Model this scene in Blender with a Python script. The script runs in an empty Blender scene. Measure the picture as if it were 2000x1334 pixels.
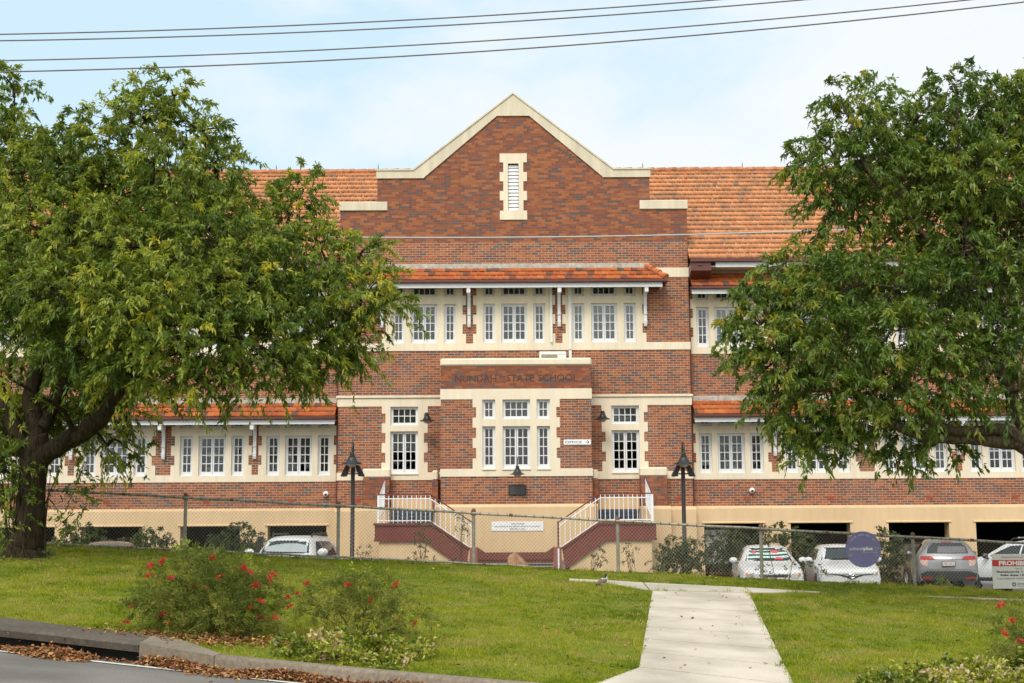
import bpy, bmesh, math, random
import numpy as np
from mathutils import Vector, Matrix
from mathutils.bvhtree import BVHTree
random.seed(7); RNG = np.random.default_rng(11)
SC = bpy.context.scene; COL = SC.collection
R = math.radians
# ---------------------------------------------------------------- camera
F, PITCH, ROLL, EYE = 2777.8, R(7.8), R(0.32), 1.75
cp, sp, cr, sr = math.cos(PITCH), math.sin(PITCH), math.cos(ROLL), math.sin(ROLL)
def at(px, py, Y):
    """point of the photograph (2000 x 1334) at distance Y in front of the camera"""
    u, v = (px-1000)/F, (667-py)/F
    x, y = u*cr+v*sr, -u*sr+v*cr
    t = Y/(cp-y*sp)
    return Vector((x*t, Y, EYE+(sp+y*cp)*t))
cam = bpy.data.cameras.new('camera'); cam.lens = 50; cam.sensor_width = 36; cam.clip_end = 5000
cam_o = bpy.data.objects.new('camera', cam); COL.objects.link(cam_o)
cam_o.matrix_world = Matrix.Translation((0, 0, EYE)) @ Matrix.Rotation(R(90)+PITCH, 4, 'X') @ Matrix.Rotation(-ROLL, 4, 'Z')
SC.camera = cam_o
# ---------------------------------------------------------------- node helpers
def mat(name):
    m = bpy.data.materials.new(name); m.use_nodes = True
    nt = m.node_tree; b = nt.nodes['Principled BSDF']
    return m, nt, b
def nd(nt, t, **kw):
    n = nt.nodes.new(t)
    for k, v in kw.items():
        if k in n.inputs: n.inputs[k].default_value = v
        else: setattr(n, k, v)
    return n
def ln(nt, a, b): nt.links.new(a, b)
def ramp(nt, stops, interp='LINEAR'):
    n = nt.nodes.new('ShaderNodeValToRGB'); cr_ = n.color_ramp; cr_.interpolation = interp
    while len(cr_.elements) < len(stops): cr_.elements.new(0.5)
    for e, (p, c) in zip(cr_.elements, stops): e.position = p; e.color = (*c, 1)
    return n
def mix(nt, fac, a, b, blend='MIX'):
    n = nt.nodes.new('ShaderNodeMix'); n.data_type = 'RGBA'; n.blend_type = blend
    for s, i in ((fac, 0), (a, 6), (b, 7)):
        if hasattr(s, 'links'): ln(nt, s, n.inputs[i])
        elif i == 0: n.inputs[0].default_value = s
        else: n.inputs[i].default_value = (*s, 1)
    return n.outputs[2]
def paint(name, col, rough=.5, var=.12, scale=6., metal=0., bump=0., spec=.5, coat=0., detail=6.):
    m, nt, b = mat(name)
    tc = nd(nt, 'ShaderNodeTexCoord'); no = nd(nt, 'ShaderNodeTexNoise', Scale=scale, Detail=detail, Roughness=.65)
    ln(nt, tc.outputs['Object'], no.inputs['Vector'])
    lo = tuple(max(0, c*(1-var)) for c in col); hi = tuple(min(1, c*(1+var)) for c in col)
    r = ramp(nt, [(.3, lo), (.7, hi)]); ln(nt, no.outputs['Fac'], r.inputs['Fac'])
    ln(nt, r.outputs['Color'], b.inputs['Base Color'])
    b.inputs['Roughness'].default_value = rough; b.inputs['Metallic'].default_value = metal
    b.inputs['Specular IOR Level'].default_value = spec; b.inputs['Coat Weight'].default_value = coat
    if bump:
        n2 = nd(nt, 'ShaderNodeTexNoise', Scale=scale*8, Detail=4.); ln(nt, tc.outputs['Object'], n2.inputs['Vector'])
        bu = nd(nt, 'ShaderNodeBump', Strength=bump, Distance=.02); ln(nt, n2.outputs['Fac'], bu.inputs['Height'])
        ln(nt, bu.outputs['Normal'], b.inputs['Normal'])
    return m
def brick(name, mortar, off=0., msize=.010, dull=0., sat=1., bloom=.55):
    m, nt, b = mat(name)
    tc = nd(nt, 'ShaderNodeTexCoord'); sx = nd(nt, 'ShaderNodeSeparateXYZ'); ln(nt, tc.outputs['Object'], sx.inputs[0])
    ad = nd(nt, 'ShaderNodeMath', operation='ADD'); ln(nt, sx.outputs['X'], ad.inputs[0]); ln(nt, sx.outputs['Y'], ad.inputs[1])
    cx = nd(nt, 'ShaderNodeCombineXYZ'); ln(nt, ad.outputs[0], cx.inputs[0]); ln(nt, sx.outputs['Z'], cx.inputs[1]); cx.inputs[2].default_value = off
    br = nd(nt, 'ShaderNodeTexBrick'); br.offset = .5; br.squash = 1
    for k, v in (('Scale', 1.), ('Mortar Size', msize*.5), ('Mortar Smooth', .1), ('Bias', 0.), ('Brick Width', .25), ('Row Height', .0862)):
        br.inputs[k].default_value = v
    br.inputs['Color1'].default_value = (0, 0, 0, 1); br.inputs['Color2'].default_value = (1, 1, 1, 1); br.inputs['Mortar'].default_value = (.5, .5, .5, 1)
    ln(nt, cx.outputs[0], br.inputs['Vector'])
    k = 1-dull
    r = ramp(nt, [(0, (.285*k, .090*k*sat, .044*k*sat)), (.17, (.340*k, .112*k*sat, .048*k*sat)), (.34, (.250*k, .080*k*sat, .044*k*sat)), (.48, (.360*k, .124*k*sat, .052*k*sat)),
                  (.60, (.215, .076, .047)), (.76, (.172, .074, .054)), (.89, (.125, .080, .072)), (.96, (.135, .095, .088))], 'CONSTANT')
    ln(nt, br.outputs['Color'], r.inputs['Fac'])
    no = nd(nt, 'ShaderNodeTexNoise', Scale=9., Detail=8., Roughness=.7); ln(nt, tc.outputs['Object'], no.inputs['Vector'])
    r2 = ramp(nt, [(.3, (.78, .78, .78)), (.7, (1.18, 1.17, 1.15))]); ln(nt, no.outputs['Fac'], r2.inputs['Fac'])
    c1 = mix(nt, 1., r.outputs['Color'], r2.outputs['Color'], 'MULTIPLY')
    # pale salt bloom and damp staining in large patches
    mp = nd(nt, 'ShaderNodeMapping'); mp.inputs['Scale'].default_value = (1.3, 1.3, .22); ln(nt, tc.outputs['Object'], mp.inputs[0])
    nb = nd(nt, 'ShaderNodeTexNoise', Scale=.55, Detail=7., Roughness=.6); ln(nt, mp.outputs[0], nb.inputs['Vector'])
    r3 = ramp(nt, [(.56, (0, 0, 0)), (.8, (bloom,)*3)]); ln(nt, nb.outputs['Fac'], r3.inputs['Fac'])
    c2 = mix(nt, r3.outputs['Color'], c1, (.26, .17, .13))
    nm = nd(nt, 'ShaderNodeTexNoise', Scale=1.1, Detail=3.); ln(nt, tc.outputs['Object'], nm.inputs['Vector'])
    mr = ramp(nt, [(.3, tuple(c*.75 for c in mortar)), (.7, mortar)]); ln(nt, nm.outputs['Fac'], mr.inputs['Fac'])
    c3 = mix(nt, br.outputs['Fac'], c2, mr.outputs['Color'])
    ln(nt, c3, b.inputs['Base Color']); b.inputs['Roughness'].default_value = .85; b.inputs['Specular IOR Level'].default_value = .25
    bu = nd(nt, 'ShaderNodeBump', Strength=.5, Distance=.01); bu.invert = True
    ln(nt, br.outputs['Fac'], bu.inputs['Height']); ln(nt, bu.outputs['Normal'], b.inputs['Normal'])
    return m
def render_mat(name, col, streak=.1):
    """painted cement render with faint run-off streaks and patchy repaint"""
    m, nt, b = mat(name)
    tc = nd(nt, 'ShaderNodeTexCoord'); mp = nd(nt, 'ShaderNodeMapping'); mp.inputs['Scale'].default_value = (3., 3., .35)
    ln(nt, tc.outputs['Object'], mp.inputs[0])
    n1 = nd(nt, 'ShaderNodeTexNoise', Scale=1.6, Detail=8., Roughness=.65); ln(nt, mp.outputs[0], n1.inputs['Vector'])
    r1 = ramp(nt, [(.3, tuple(c*(1-streak) for c in col)), (.65, col)]); ln(nt, n1.outputs['Fac'], r1.inputs['Fac'])
    n2 = nd(nt, 'ShaderNodeTexNoise', Scale=.5, Detail=5.); ln(nt, tc.outputs['Object'], n2.inputs['Vector'])
    r2 = ramp(nt, [(.35, (.95, .945, .93)), (.65, (1.03, 1.03, 1.03))]); ln(nt, n2.outputs['Fac'], r2.inputs['Fac'])
    c = mix(nt, 1., r1.outputs['Color'], r2.outputs['Color'], 'MULTIPLY')
    ln(nt, c, b.inputs['Base Color']); b.inputs['Roughness'].default_value = .7; b.inputs['Specular IOR Level'].default_value = .3
    n3 = nd(nt, 'ShaderNodeTexNoise', Scale=60., Detail=3.); ln(nt, tc.outputs['Object'], n3.inputs['Vector'])
    bu = nd(nt, 'ShaderNodeBump', Strength=.04, Distance=.01); ln(nt, n3.outputs['Fac'], bu.inputs['Height']); ln(nt, bu.outputs['Normal'], b.inputs['Normal'])
    return m
def tint_mat(name, stops, rough=.5, spec=.4, trans=0., noise=0., nscale=8., dirt=None, interp='LINEAR'):
    """colour from each leaf's / blade's / tile's own 'tint' value"""
    m, nt, b = mat(name)
    a = nd(nt, 'ShaderNodeAttribute', attribute_name='tint')
    r = ramp(nt, stops, interp); ln(nt, a.outputs['Fac'], r.inputs['Fac']); c = r.outputs['Color']
    tc = nd(nt, 'ShaderNodeTexCoord')
    if noise:
        no = nd(nt, 'ShaderNodeTexNoise', Scale=nscale, Detail=6., Roughness=.7); ln(nt, tc.outputs['Object'], no.inputs['Vector'])
        r2 = ramp(nt, [(.3, (1-noise,)*3), (.7, (1+noise,)*3)]); ln(nt, no.outputs['Fac'], r2.inputs['Fac'])
        c = mix(nt, 1., c, r2.outputs['Color'], 'MULTIPLY')
    if dirt:
        no = nd(nt, 'ShaderNodeTexNoise', Scale=dirt[1], Detail=9., Roughness=.72); ln(nt, tc.outputs['Object'], no.inputs['Vector'])
        r3 = ramp(nt, [(dirt[2], (0, 0, 0)), (dirt[2]+.14, (dirt[3],)*3)]); ln(nt, no.outputs['Fac'], r3.inputs['Fac'])
        c = mix(nt, r3.outputs['Color'], c, dirt[0])
    ln(nt, c, b.inputs['Base Color']); b.inputs['Roughness'].default_value = rough; b.inputs['Specular IOR Level'].default_value = spec
    if trans:
        t = nd(nt, 'ShaderNodeBsdfTranslucent'); ln(nt, mix(nt, 1., c, (1.3, 1.35, .7), 'MULTIPLY'), t.inputs['Color'])
        ms = nd(nt, 'ShaderNodeMixShader'); ms.inputs[0].default_value = trans
        ln(nt, b.outputs[0], ms.inputs[1]); ln(nt, t.outputs[0], ms.inputs[2])
        ln(nt, ms.outputs[0], nt.nodes['Material Output'].inputs['Surface'])
    return m
def glass_mat(name, tint=(.86, .9, .88), ior=1.78):
    m, nt, b = mat(name); nt.nodes.remove(b)
    fr = nd(nt, 'ShaderNodeFresnel', IOR=ior); tr = nd(nt, 'ShaderNodeBsdfTransparent'); tr.inputs[0].default_value = (*tint, 1)
    gl = nd(nt, 'ShaderNodeBsdfGlossy', Roughness=.02)
    tc = nd(nt, 'ShaderNodeTexCoord'); no = nd(nt, 'ShaderNodeTexNoise', Scale=1.2, Detail=1.); ln(nt, tc.outputs['Object'], no.inputs['Vector'])
    bu = nd(nt, 'ShaderNodeBump', Strength=.05, Distance=.05); ln(nt, no.outputs['Fac'], bu.inputs['Height']); ln(nt, bu.outputs['Normal'], gl.inputs['Normal'])
    ms = nd(nt, 'ShaderNodeMixShader'); ln(nt, fr.outputs[0], ms.inputs[0]); ln(nt, tr.outputs[0], ms.inputs[1]); ln(nt, gl.outputs[0], ms.inputs[2])
    ln(nt, ms.outputs[0], nt.nodes['Material Output'].inputs['Surface'])
    return m
M = {}
def bark_mat(name, col):
    m, nt, b = mat(name); tc = nd(nt, 'ShaderNodeTexCoord'); mp = nd(nt, 'ShaderNodeMapping'); mp.inputs['Scale'].default_value = (1., 1., .13); ln(nt, tc.outputs['Object'], mp.inputs[0])
    n1 = nd(nt, 'ShaderNodeTexNoise', Scale=22., Detail=8., Roughness=.7); ln(nt, mp.outputs[0], n1.inputs['Vector'])
    n2 = nd(nt, 'ShaderNodeTexNoise', Scale=3., Detail=6.); ln(nt, tc.outputs['Object'], n2.inputs['Vector'])
    r1 = ramp(nt, [(.35, tuple(c*.35 for c in col)), (.62, tuple(c*1.5 for c in col))]); ln(nt, n1.outputs['Fac'], r1.inputs['Fac'])
    r2 = ramp(nt, [(.35, (.7, .7, .65)), (.65, (1.2, 1.2, 1.1))]); ln(nt, n2.outputs['Fac'], r2.inputs['Fac'])
    ln(nt, mix(nt, 1., r1.outputs['Color'], r2.outputs['Color'], 'MULTIPLY'), b.inputs['Base Color']); b.inputs['Roughness'].default_value = .95; b.inputs['Specular IOR Level'].default_value = .1
    bu = nd(nt, 'ShaderNodeBump', Strength=1., Distance=.05); ln(nt, n1.outputs['Fac'], bu.inputs['Height']); ln(nt, bu.outputs['Normal'], b.inputs['Normal'])
    return m
M['brick'] = brick('red_brick', (.56, .43, .30), msize=.013)
M['brick_old'] = brick('weathered_brick', (.26, .15, .095), off=3.3, msize=.009, dull=.04, sat=1.05, bloom=.45)
M['brick_letter'] = brick('parapet_brick', (.20, .115, .075), off=5.1, msize=.008, dull=.08, bloom=.45)
M['cream'] = render_mat('cream_render', (.80, .68, .505), .13)
M['coping'] = render_mat('weathered_cream', (.68, .59, .44), .22)
M['tan'] = render_mat('tan_render', (.69, .488, .280), .10)
M['cement'] = paint('grey_cement', (.42, .38, .32), .9, .35, 5., bump=.4)
M['white'] = paint('white_paint', (.71, .70, .69), .45, .05, 5.)
M['white2'] = paint('white_steel', (.82, .81, .80), .35, .04, 3.)
M['gutter'] = paint('brown_gutter', (.115, .030, .020), .4, .15, 4.)
M['maroon'] = paint('maroon_paint', (.150, .026, .017), .55, .15, 3.)
M['maroon2'] = paint('faded_maroon', (.26, .075, .055), .6, .15, 4.)
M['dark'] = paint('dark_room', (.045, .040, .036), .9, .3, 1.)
M['soffit'] = paint('soffit_board', (.60, .58, .55), .6, .05, 3.)
M['black'] = paint('black_metal', (.016, .015, .015), .4, .2, 5.)
M['galv'] = paint('galvanised_pipe', (.33, .30, .235), .55, .35, 7., metal=.25)
M['rust'] = paint('rusty_clip', (.16, .075, .045), .8, .3, 20.)
M['wire'] = paint('chain_wire', (.27, .24, .195), .5, .2, 3., metal=.3)
M['cable'] = paint('power_cable', (.13, .10, .095), .6, .3, 2.)
M['cable2'] = paint('grey_cable', (.45, .45, .43), .5, .1, 2.)
M['glass'] = glass_mat('window_glass')
M['curtain'] = paint('grey_curtain', (.24, .22, .21), .9, .18, 10.)
M['lace'] = paint('lace_curtain', (.46, .44, .43), .9, .5, 45.)
M['paper'] = paint('pale_poster', (.6, .6, .58), .8, .25, 5.)
def blind_mat():
    m, nt, b = mat('timber_blind')
    tc = nd(nt, 'ShaderNodeTexCoord'); w = nd(nt, 'ShaderNodeTexWave', Scale=4.2, Distortion=.3, bands_direction='Z')
    ln(nt, tc.outputs['Object'], w.inputs['Vector']); r = ramp(nt, [(.25, (.035, .018, .008)), (.7, (.16, .085, .035))]); ln(nt, w.outputs['Fac'], r.inputs['Fac'])
    ln(nt, r.outputs['Color'], b.inputs['Base Color']); return m
M['blind'] = blind_mat()
M['navy'] = paint('navy_louvre', (.045, .065, .10), .5, .15, 4.)
M['terra'] = paint('terracotta_vent', (.32, .075, .035), .8, .2, 10.)
M['ac'] = paint('cream_plastic', (.72, .70, .64), .5, .03, 3.)
M['grille'] = paint('grey_grille', (.30, .285, .22), .6, .1, 30.)
M['bronze'] = paint('bronze_plaque', (.07, .068, .065), .45, .3, 12., metal=.4)
M['lens'] = paint('frosted_lens', (.45, .40, .34), .25, .1, 8.)
M['letter'] = paint('cut_lettering', (.072, .046, .035), .9, .2, 10.)
M['ink'] = paint('black_ink', (.02, .02, .02), .6, .1, 5.)
M['ink2'] = paint('grey_ink', (.13, .12, .115), .6, .1, 5.)
M['redink'] = paint('red_ink', (.55, .025, .015), .5, .06, 5.)
M['signwhite'] = paint('sign_white', (.66, .63, .58), .45, .05, 4.)
M['signbright'] = paint('sign_bright', (.80, .79, .77), .45, .03, 4.)
M['signnavy'] = paint('sign_navy', (.19, .172, .335), .5, .05, 4.)
M['skyink'] = paint('blue_ink', (.10, .42, .62), .5, .03, 5.)
M['gold'] = paint('yellow_ink', (.62, .36, .08), .5, .03, 5.)
M['lime'] = paint('lime_ink', (.40, .52, .10), .5, .03, 5.)
M['pinkink'] = paint('pink_ink', (.62, .20, .24), .5, .03, 5.)
M['cream_ink'] = paint('cream_ink', (.80, .77, .68), .5, .03, 5.)
M['rock'] = paint('sandstone_rock', (.44, .22, .12), .9, .6, 7., bump=1.)
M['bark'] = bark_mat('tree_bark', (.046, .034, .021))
M['bark_grey'] = bark_mat('grey_bark', (.10, .074, .054))
M['stem'] = paint('shrub_stem', (.10, .055, .035), .9, .3, 10.)
TILE_STOPS = [(0, (.34, .075, .020)), (.25, (.44, .115, .027)), (.5, (.28, .068, .025)), (.72, (.46, .14, .036)), (.86, (.18, .06, .035)), (.97, (.10, .06, .042))]
M['tile_hood'] = tint_mat('hood_tiles', TILE_STOPS, .75, .25, noise=.22, nscale=9., dirt=((.09, .065, .05), 7., .58, .75))
M['tile_roof'] = tint_mat('roof_tiles', [(0, (.50, .195, .080)), (.4, (.58, .255, .118)), (.8, (.53, .22, .096)), (.95, (.44, .20, .11)), (1, (.26, .16, .11))], .8, .2, noise=.2, nscale=4.,
                          dirt=((.22, .15, .10), 1.6, .50, .75))
# ---------------------------------------------------------------- object helpers
def link(o, parent=None):
    COL.objects.link(o)
    if parent is not None: o.parent = parent
    return o
def tag(o, label=None, cat=None, group=None, kind=None):
    if label: o['label'] = label
    if cat: o['category'] = cat
    if group: o['group'] = group
    if kind: o['kind'] = kind
    return o
def empty(name, loc, label, cat, group=None, rz=0):
    o = bpy.data.objects.new(name, None); o.empty_display_size = .2
    o.location = loc; o.rotation_euler = (0, 0, rz); link(o); return tag(o, label, cat, group)
class MB:
    def __init__(s): s.v = []; s.f = []; s.mi = []; s.cur = 0
    def add(s, verts, faces):
        n = len(s.v); s.v += [tuple(p) for p in verts]; s.f += [tuple(i+n for i in f) for f in faces]; s.mi += [s.cur]*len(faces); return s
    def box(s, x0, x1, y0, y1, z0, z1, bev=0):
        if bev:
            b = bev; pts = []
            for x, sx in ((x0, 1), (x1, -1)):
                for y, sy in ((y0, 1), (y1, -1)):
                    for z, sz in ((z0, 1), (z1, -1)):
                        pts += [(x+sx*b, y+sy*b, z), (x+sx*b, y, z+sz*b), (x, y+sy*b, z+sz*b)]
            bm = bmesh.new()
            for p in pts: bm.verts.new(p)
            bmesh.ops.convex_hull(bm, input=bm.verts); bm.verts.index_update()
            s.add([v.co[:] for v in bm.verts], [[v.index for v in f.verts] for f in bm.faces]); bm.free(); return s
        return s.add([(x0, y0, z0), (x1, y0, z0), (x1, y1, z0), (x0, y1, z0), (x0, y0, z1), (x1, y0, z1), (x1, y1, z1), (x0, y1, z1)],
                     [(0, 3, 2, 1), (4, 5, 6, 7), (0, 1, 5, 4), (1, 2, 6, 5), (2, 3, 7, 6), (3, 0, 4, 7)])
    def prism(s, poly, d0, d1, axis='y', caps=True):
        """poly of (a,b) extruded: axis y -> (x,z); axis x -> (y,z); axis z -> (x,y)"""
        n = len(poly)
        def P(a, b, d): return (a, d, b) if axis == 'y' else ((d, a, b) if axis == 'x' else (a, b, d))
        vs = [P(a, b, d0) for a, b in poly]+[P(a, b, d1) for a, b in poly]
        fs = [(i, (i+1) % n, (i+1) % n+n, i+n) for i in range(n)]
        if caps: fs += [tuple(range(n))[::-1], tuple(range(n, 2*n))]
        return s.add(vs, fs)
    def tube(s, pts, r, seg=8, cap=True):
        pts = [Vector(p) for p in pts]; n = len(pts)
        rr = r if isinstance(r, (list, tuple)) else [r]*n
        base = len(s.v); prev = None
        for i, p in enumerate(pts):
            t = (pts[min(i+1, n-1)]-pts[max(i-1, 0)])
            if t.length < 1e-9: t = Vector((0, 0, 1))
            t.normalize()
            if prev is None:
                a = Vector((1, 0, 0)) if abs(t.x) < .9 else Vector((0, 1, 0)); u = t.cross(a).normalized()
            else:
                u = (prev-t*prev.dot(t))
                u = u.normalized() if u.length > 1e-6 else t.orthogonal().normalized()
            prev = u; w = t.cross(u)
            for k in range(seg):
                a = 2*math.pi*k/seg; s.v.append(tuple(p+(u*math.cos(a)+w*math.sin(a))*rr[i]))
        for i in range(n-1):
            for k in range(seg):
                a, b = base+i*seg+k, base+i*seg+(k+1) % seg
                s.f.append((a, b, b+seg, a+seg)); s.mi.append(s.cur)
        if cap and seg > 2:
            s.f.append(tuple(base+k for k in range(seg))[::-1]); s.f.append(tuple(base+(n-1)*seg+k for k in range(seg))); s.mi += [s.cur]*2
        return s
    def lathe(s, prof, c=(0, 0, 0), seg=20, axis='z'):
        b = len(s.v); n = len(prof)
        for r, h in prof:
            for k in range(seg):
                a = 2*math.pi*k/seg; q = (r*math.cos(a), r*math.sin(a), h)
                if axis == 'y': q = (q[0], q[2], q[1])
                if axis == 'x': q = (q[2], q[0], q[1])
                s.v.append((c[0]+q[0], c[1]+q[1], c[2]+q[2]))
        for i in range(n-1):
            for k in range(seg):
                a, d = b+i*seg+k, b+i*seg+(k+1) % seg
                s.f.append((a, d, d+seg, a+seg)); s.mi.append(s.cur)
        return s
    def build(s, name, m, parent=None, smooth=False, loc=None, fix=True):
        me = bpy.data.meshes.new(name); me.from_pydata(s.v, [], s.f)
        ms = m if isinstance(m, (list, tuple)) else [m]
        for k in ms: me.materials.append(k)
        if len(ms) > 1: me.polygons.foreach_set('material_index', s.mi)
        if fix:
            bm = bmesh.new(); bm.from_mesh(me); bmesh.ops.recalc_face_normals(bm, faces=bm.faces); bm.to_mesh(me); bm.free()
        if smooth:
            me.polygons.foreach_set('use_smooth', [True]*len(me.polygons))
            try: me.set_sharp_from_angle(angle=R(40))
            except Exception: pass
        o = bpy.data.objects.new(name, me); link(o, parent)
        if loc is not None: o.location = loc
        return o
def slab(mb, inc, exc, y0, y1):
    """union of rectangles minus rectangles (x0,x1,z0,z1), as a solid from y0 (front) back to y1"""
    xs = sorted({round(v, 4) for r in inc+exc for v in r[:2]}); zs = sorted({round(v, 4) for r in inc+exc for v in r[2:]})
    def inside(x, z):
        return any(a < x < b and c < z < d for a, b, c, d in inc) and not any(a < x < b and c < z < d for a, b, c, d in exc)
    nx, nz = len(xs)-1, len(zs)-1
    g = [[inside((xs[i]+xs[i+1])/2, (zs[j]+zs[j+1])/2) for j in range(nz)] for i in range(nx)]
    idx = {}
    def V(x, y, z):
        k = (x, y, z)
        if k not in idx: idx[k] = len(vs); vs.append(k)
        return idx[k]
    vs, fs = [], []
    for i in range(nx):
        for j in range(nz):
            if not g[i][j]: continue
            x0, x1, z0, z1 = xs[i], xs[i+1], zs[j], zs[j+1]
            fs.append((V(x0, y0, z0), V(x1, y0, z0), V(x1, y0, z1), V(x0, y0, z1)))
            if i == 0 or not g[i-1][j]: fs.append((V(x0, y1, z0), V(x0, y0, z0), V(x0, y0, z1), V(x0, y1, z1)))
            if i == nx-1 or not g[i+1][j]: fs.append((V(x1, y0, z0), V(x1, y1, z0), V(x1, y1, z1), V(x1, y0, z1)))
            if j == 0 or not g[i][j-1]: fs.append((V(x0, y1, z0), V(x1, y1, z0), V(x1, y0, z0), V(x0, y0, z0)))
            if j == nz-1 or not g[i][j+1]: fs.append((V(x0, y0, z1), V(x1, y0, z1), V(x1, y1, z1), V(x0, y1, z1)))
    mb.add(vs, fs); return mb
def copy_tree(o, parent=None):
    c = o.copy(); COL.objects.link(c)
    if parent is not None: c.parent = parent
    for ch in list(o.children): copy_tree(ch, c)
    return c
def text_geo(s, size=1., width=None, align='C', bold=0.):
    """outline of a line of writing as flat verts/faces in x,z (facing -Y)"""
    cu = bpy.data.curves.new('t', 'FONT'); cu.body = s; cu.size = size; cu.resolution_u = 3; cu.offset = bold
    o = bpy.data.objects.new('t', cu); COL.objects.link(o); bpy.context.view_layer.update()
    me = o.to_mesh(); vs = [v.co.copy() for v in me.vertices]; fs = [tuple(p.vertices) for p in me.polygons]
    o.to_mesh_clear(); bpy.data.objects.remove(o); bpy.data.curves.remove(cu)
    if not vs: return [], []
    a, b = min(v.x for v in vs), max(v.x for v in vs); k = 1. if width is None else width/(b-a)
    sh = {'C': (a+b)/2, 'L': a, 'R': b}[align]
    return [((v.x-sh)*k, 0., v.y*(1 if width is None else 1)) for v in vs], fs
def put_text(mb, s, x, y, z, size, width=None, align='C', bold=0.):
    vs, fs = text_geo(s, size, width, align, bold)
    mb.add([(x+a, y+b, z+c) for a, b, c in vs], fs)
def bulk(name, verts, faces, m, parent=None, tint=None, smooth=False):
    """big mesh from numpy arrays; faces (n,k); tint per vertex"""
    me = bpy.data.meshes.new(name); nv, (nf, k) = len(verts), faces.shape
    me.vertices.add(nv); me.vertices.foreach_set('co', np.ascontiguousarray(verts, dtype=np.float32).ravel())
    me.loops.add(nf*k); me.loops.foreach_set('vertex_index', np.ascontiguousarray(faces, dtype=np.int32).ravel())
    me.polygons.add(nf); me.polygons.foreach_set('loop_start', np.arange(0, nf*k, k, dtype=np.int32))
    try: me.polygons.foreach_set('loop_total', np.full(nf, k, dtype=np.int32))
    except Exception: pass
    if tint is not None:
        a = me.attributes.new('tint', 'FLOAT', 'POINT'); a.data.foreach_set('value', np.ascontiguousarray(tint, dtype=np.float32))
    me.update(calc_edges=True); me.validate()
    if smooth: me.polygons.foreach_set('use_smooth', [True]*nf)
    me.materials.append(m); o = bpy.data.objects.new(name, me); return link(o, parent)
def leaves(P, D, L, W, tint, fold=.25, up=None):
    """leaf-shaped faces: base P, axis D (unit), length L, half width W -> verts, tris, tint"""
    n = len(P); D = D/np.linalg.norm(D, axis=1, keepdims=True)
    q = RNG.normal(size=(n, 3)) if up is None else up+RNG.normal(size=(n, 3))*.6
    S = np.cross(D, q); S /= np.linalg.norm(S, axis=1, keepdims=True)+1e-9
    N = np.cross(S, D); L = L[:, None]; W = W[:, None]
    mid = P+D*L*.42; tip = P+D*L; tip[:, 2] -= L[:, 0]*.12
    v = np.stack([P, mid+S*W+N*W*fold, tip, mid-S*W+N*W*fold], 1).reshape(-1, 3)
    b = np.arange(n)[:, None]*4
    f = np.concatenate([b+np.array([0, 1, 2]), b+np.array([0, 2, 3])], 1).reshape(-1, 3)
    return v, f, np.repeat(tint, 4)
# ---------------------------------------------------------------- terrain
def gz(X, Y): return 1.101-.0518*X+.0783*(Y-31)
KERB = [(-40, 29.5), (-16, 22.1), (-9.5, 20.1), (-4.6, 18.35), (-3.71, 18.0), (-1.87, 17.53), (-.32, 17.19), (1, 16.95), (4, 16.4), (9, 15.5), (18, 13.9), (40, 10)]
def kerb_y(X): return float(np.interp(X, [p[0] for p in KERB], [p[1] for p in KERB]))
def road_z(X, Y=0):
    z = .03-.075*(min(max(X, -30), 30)+2.72)
    d = kerb_y(X)-Y
    return z
def height(X, Y):
    Xc = min(max(X, -30), 30); k = kerb_y(Xc)
    if Y < k+(.95 if -10.2 < Xc < -4.6 else .22): return min(road_z(Xc, min(Y, k)), gz(Xc, Y))-.22
    z = gz(Xc, min(Y, 30.8))
    z += .012*math.sin(X*1.7+Y*.9)*math.sin(Y*1.3-X*.4)
    if Y > 31.05:
        t = min(1, (Y-31.05)/2.4); t = t*t*(3-2*t); z = z*(1-t)-.02*t
    return z
def seq(*segs):
    out = []
    for a, b, st in segs: out += list(np.arange(a, b, st))
    return out
gx = [-2500, -600, -200, -80, -45]+seq((-30, -17, 1.), (-17, 17.01, .3), (18, 31, 1.))+[45, 80, 200, 600, 2500]
gy = [-2500, -600, -200, -60, -20, 0, 8, 12]+seq((13, 22, .18), (22, 34.5, .3), (35, 52, 2.))+[70, 120, 300, 900, 3000]
gv = [(x, y, height(x, y)) for y in gy for x in gx]; nx_ = len(gx)
gf = [(j*nx_+i, j*nx_+i+1, (j+1)*nx_+i+1, (j+1)*nx_+i) for j in range(len(gy)-1) for i in range(nx_-1)]
def ground_mat():
    m, nt, b = mat('lawn_soil'); tc = nd(nt, 'ShaderNodeTexCoord')
    n1 = nd(nt, 'ShaderNodeTexNoise', Scale=.5, Detail=6.); n2 = nd(nt, 'ShaderNodeTexNoise', Scale=26., Detail=8., Roughness=.75)
    ln(nt, tc.outputs['Object'], n1.inputs['Vector']); ln(nt, tc.outputs['Object'], n2.inputs['Vector'])
    r2 = ramp(nt, [(.3, (.07, .08, .010)), (.5, (.15, .165, .020)), (.68, (.22, .215, .036)), (.8, (.22, .17, .07))]); ln(nt, n2.outputs['Fac'], r2.inputs['Fac'])
    r1 = ramp(nt, [(.35, (.8, .9, .8)), (.65, (1.2, 1.1, 1.)) ]); ln(nt, n1.outputs['Fac'], r1.inputs['Fac'])
    ln(nt, mix(nt, 1., r2.outputs['Color'], r1.outputs['Color'], 'MULTIPLY'), b.inputs['Base Color']); b.inputs['Roughness'].default_value = .95
    b.inputs['Specular IOR Level'].default_value = .1
    return m
g = MB(); g.add(gv, gf); tag(g.build('ground', ground_mat(), smooth=True), kind='structure')
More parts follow.
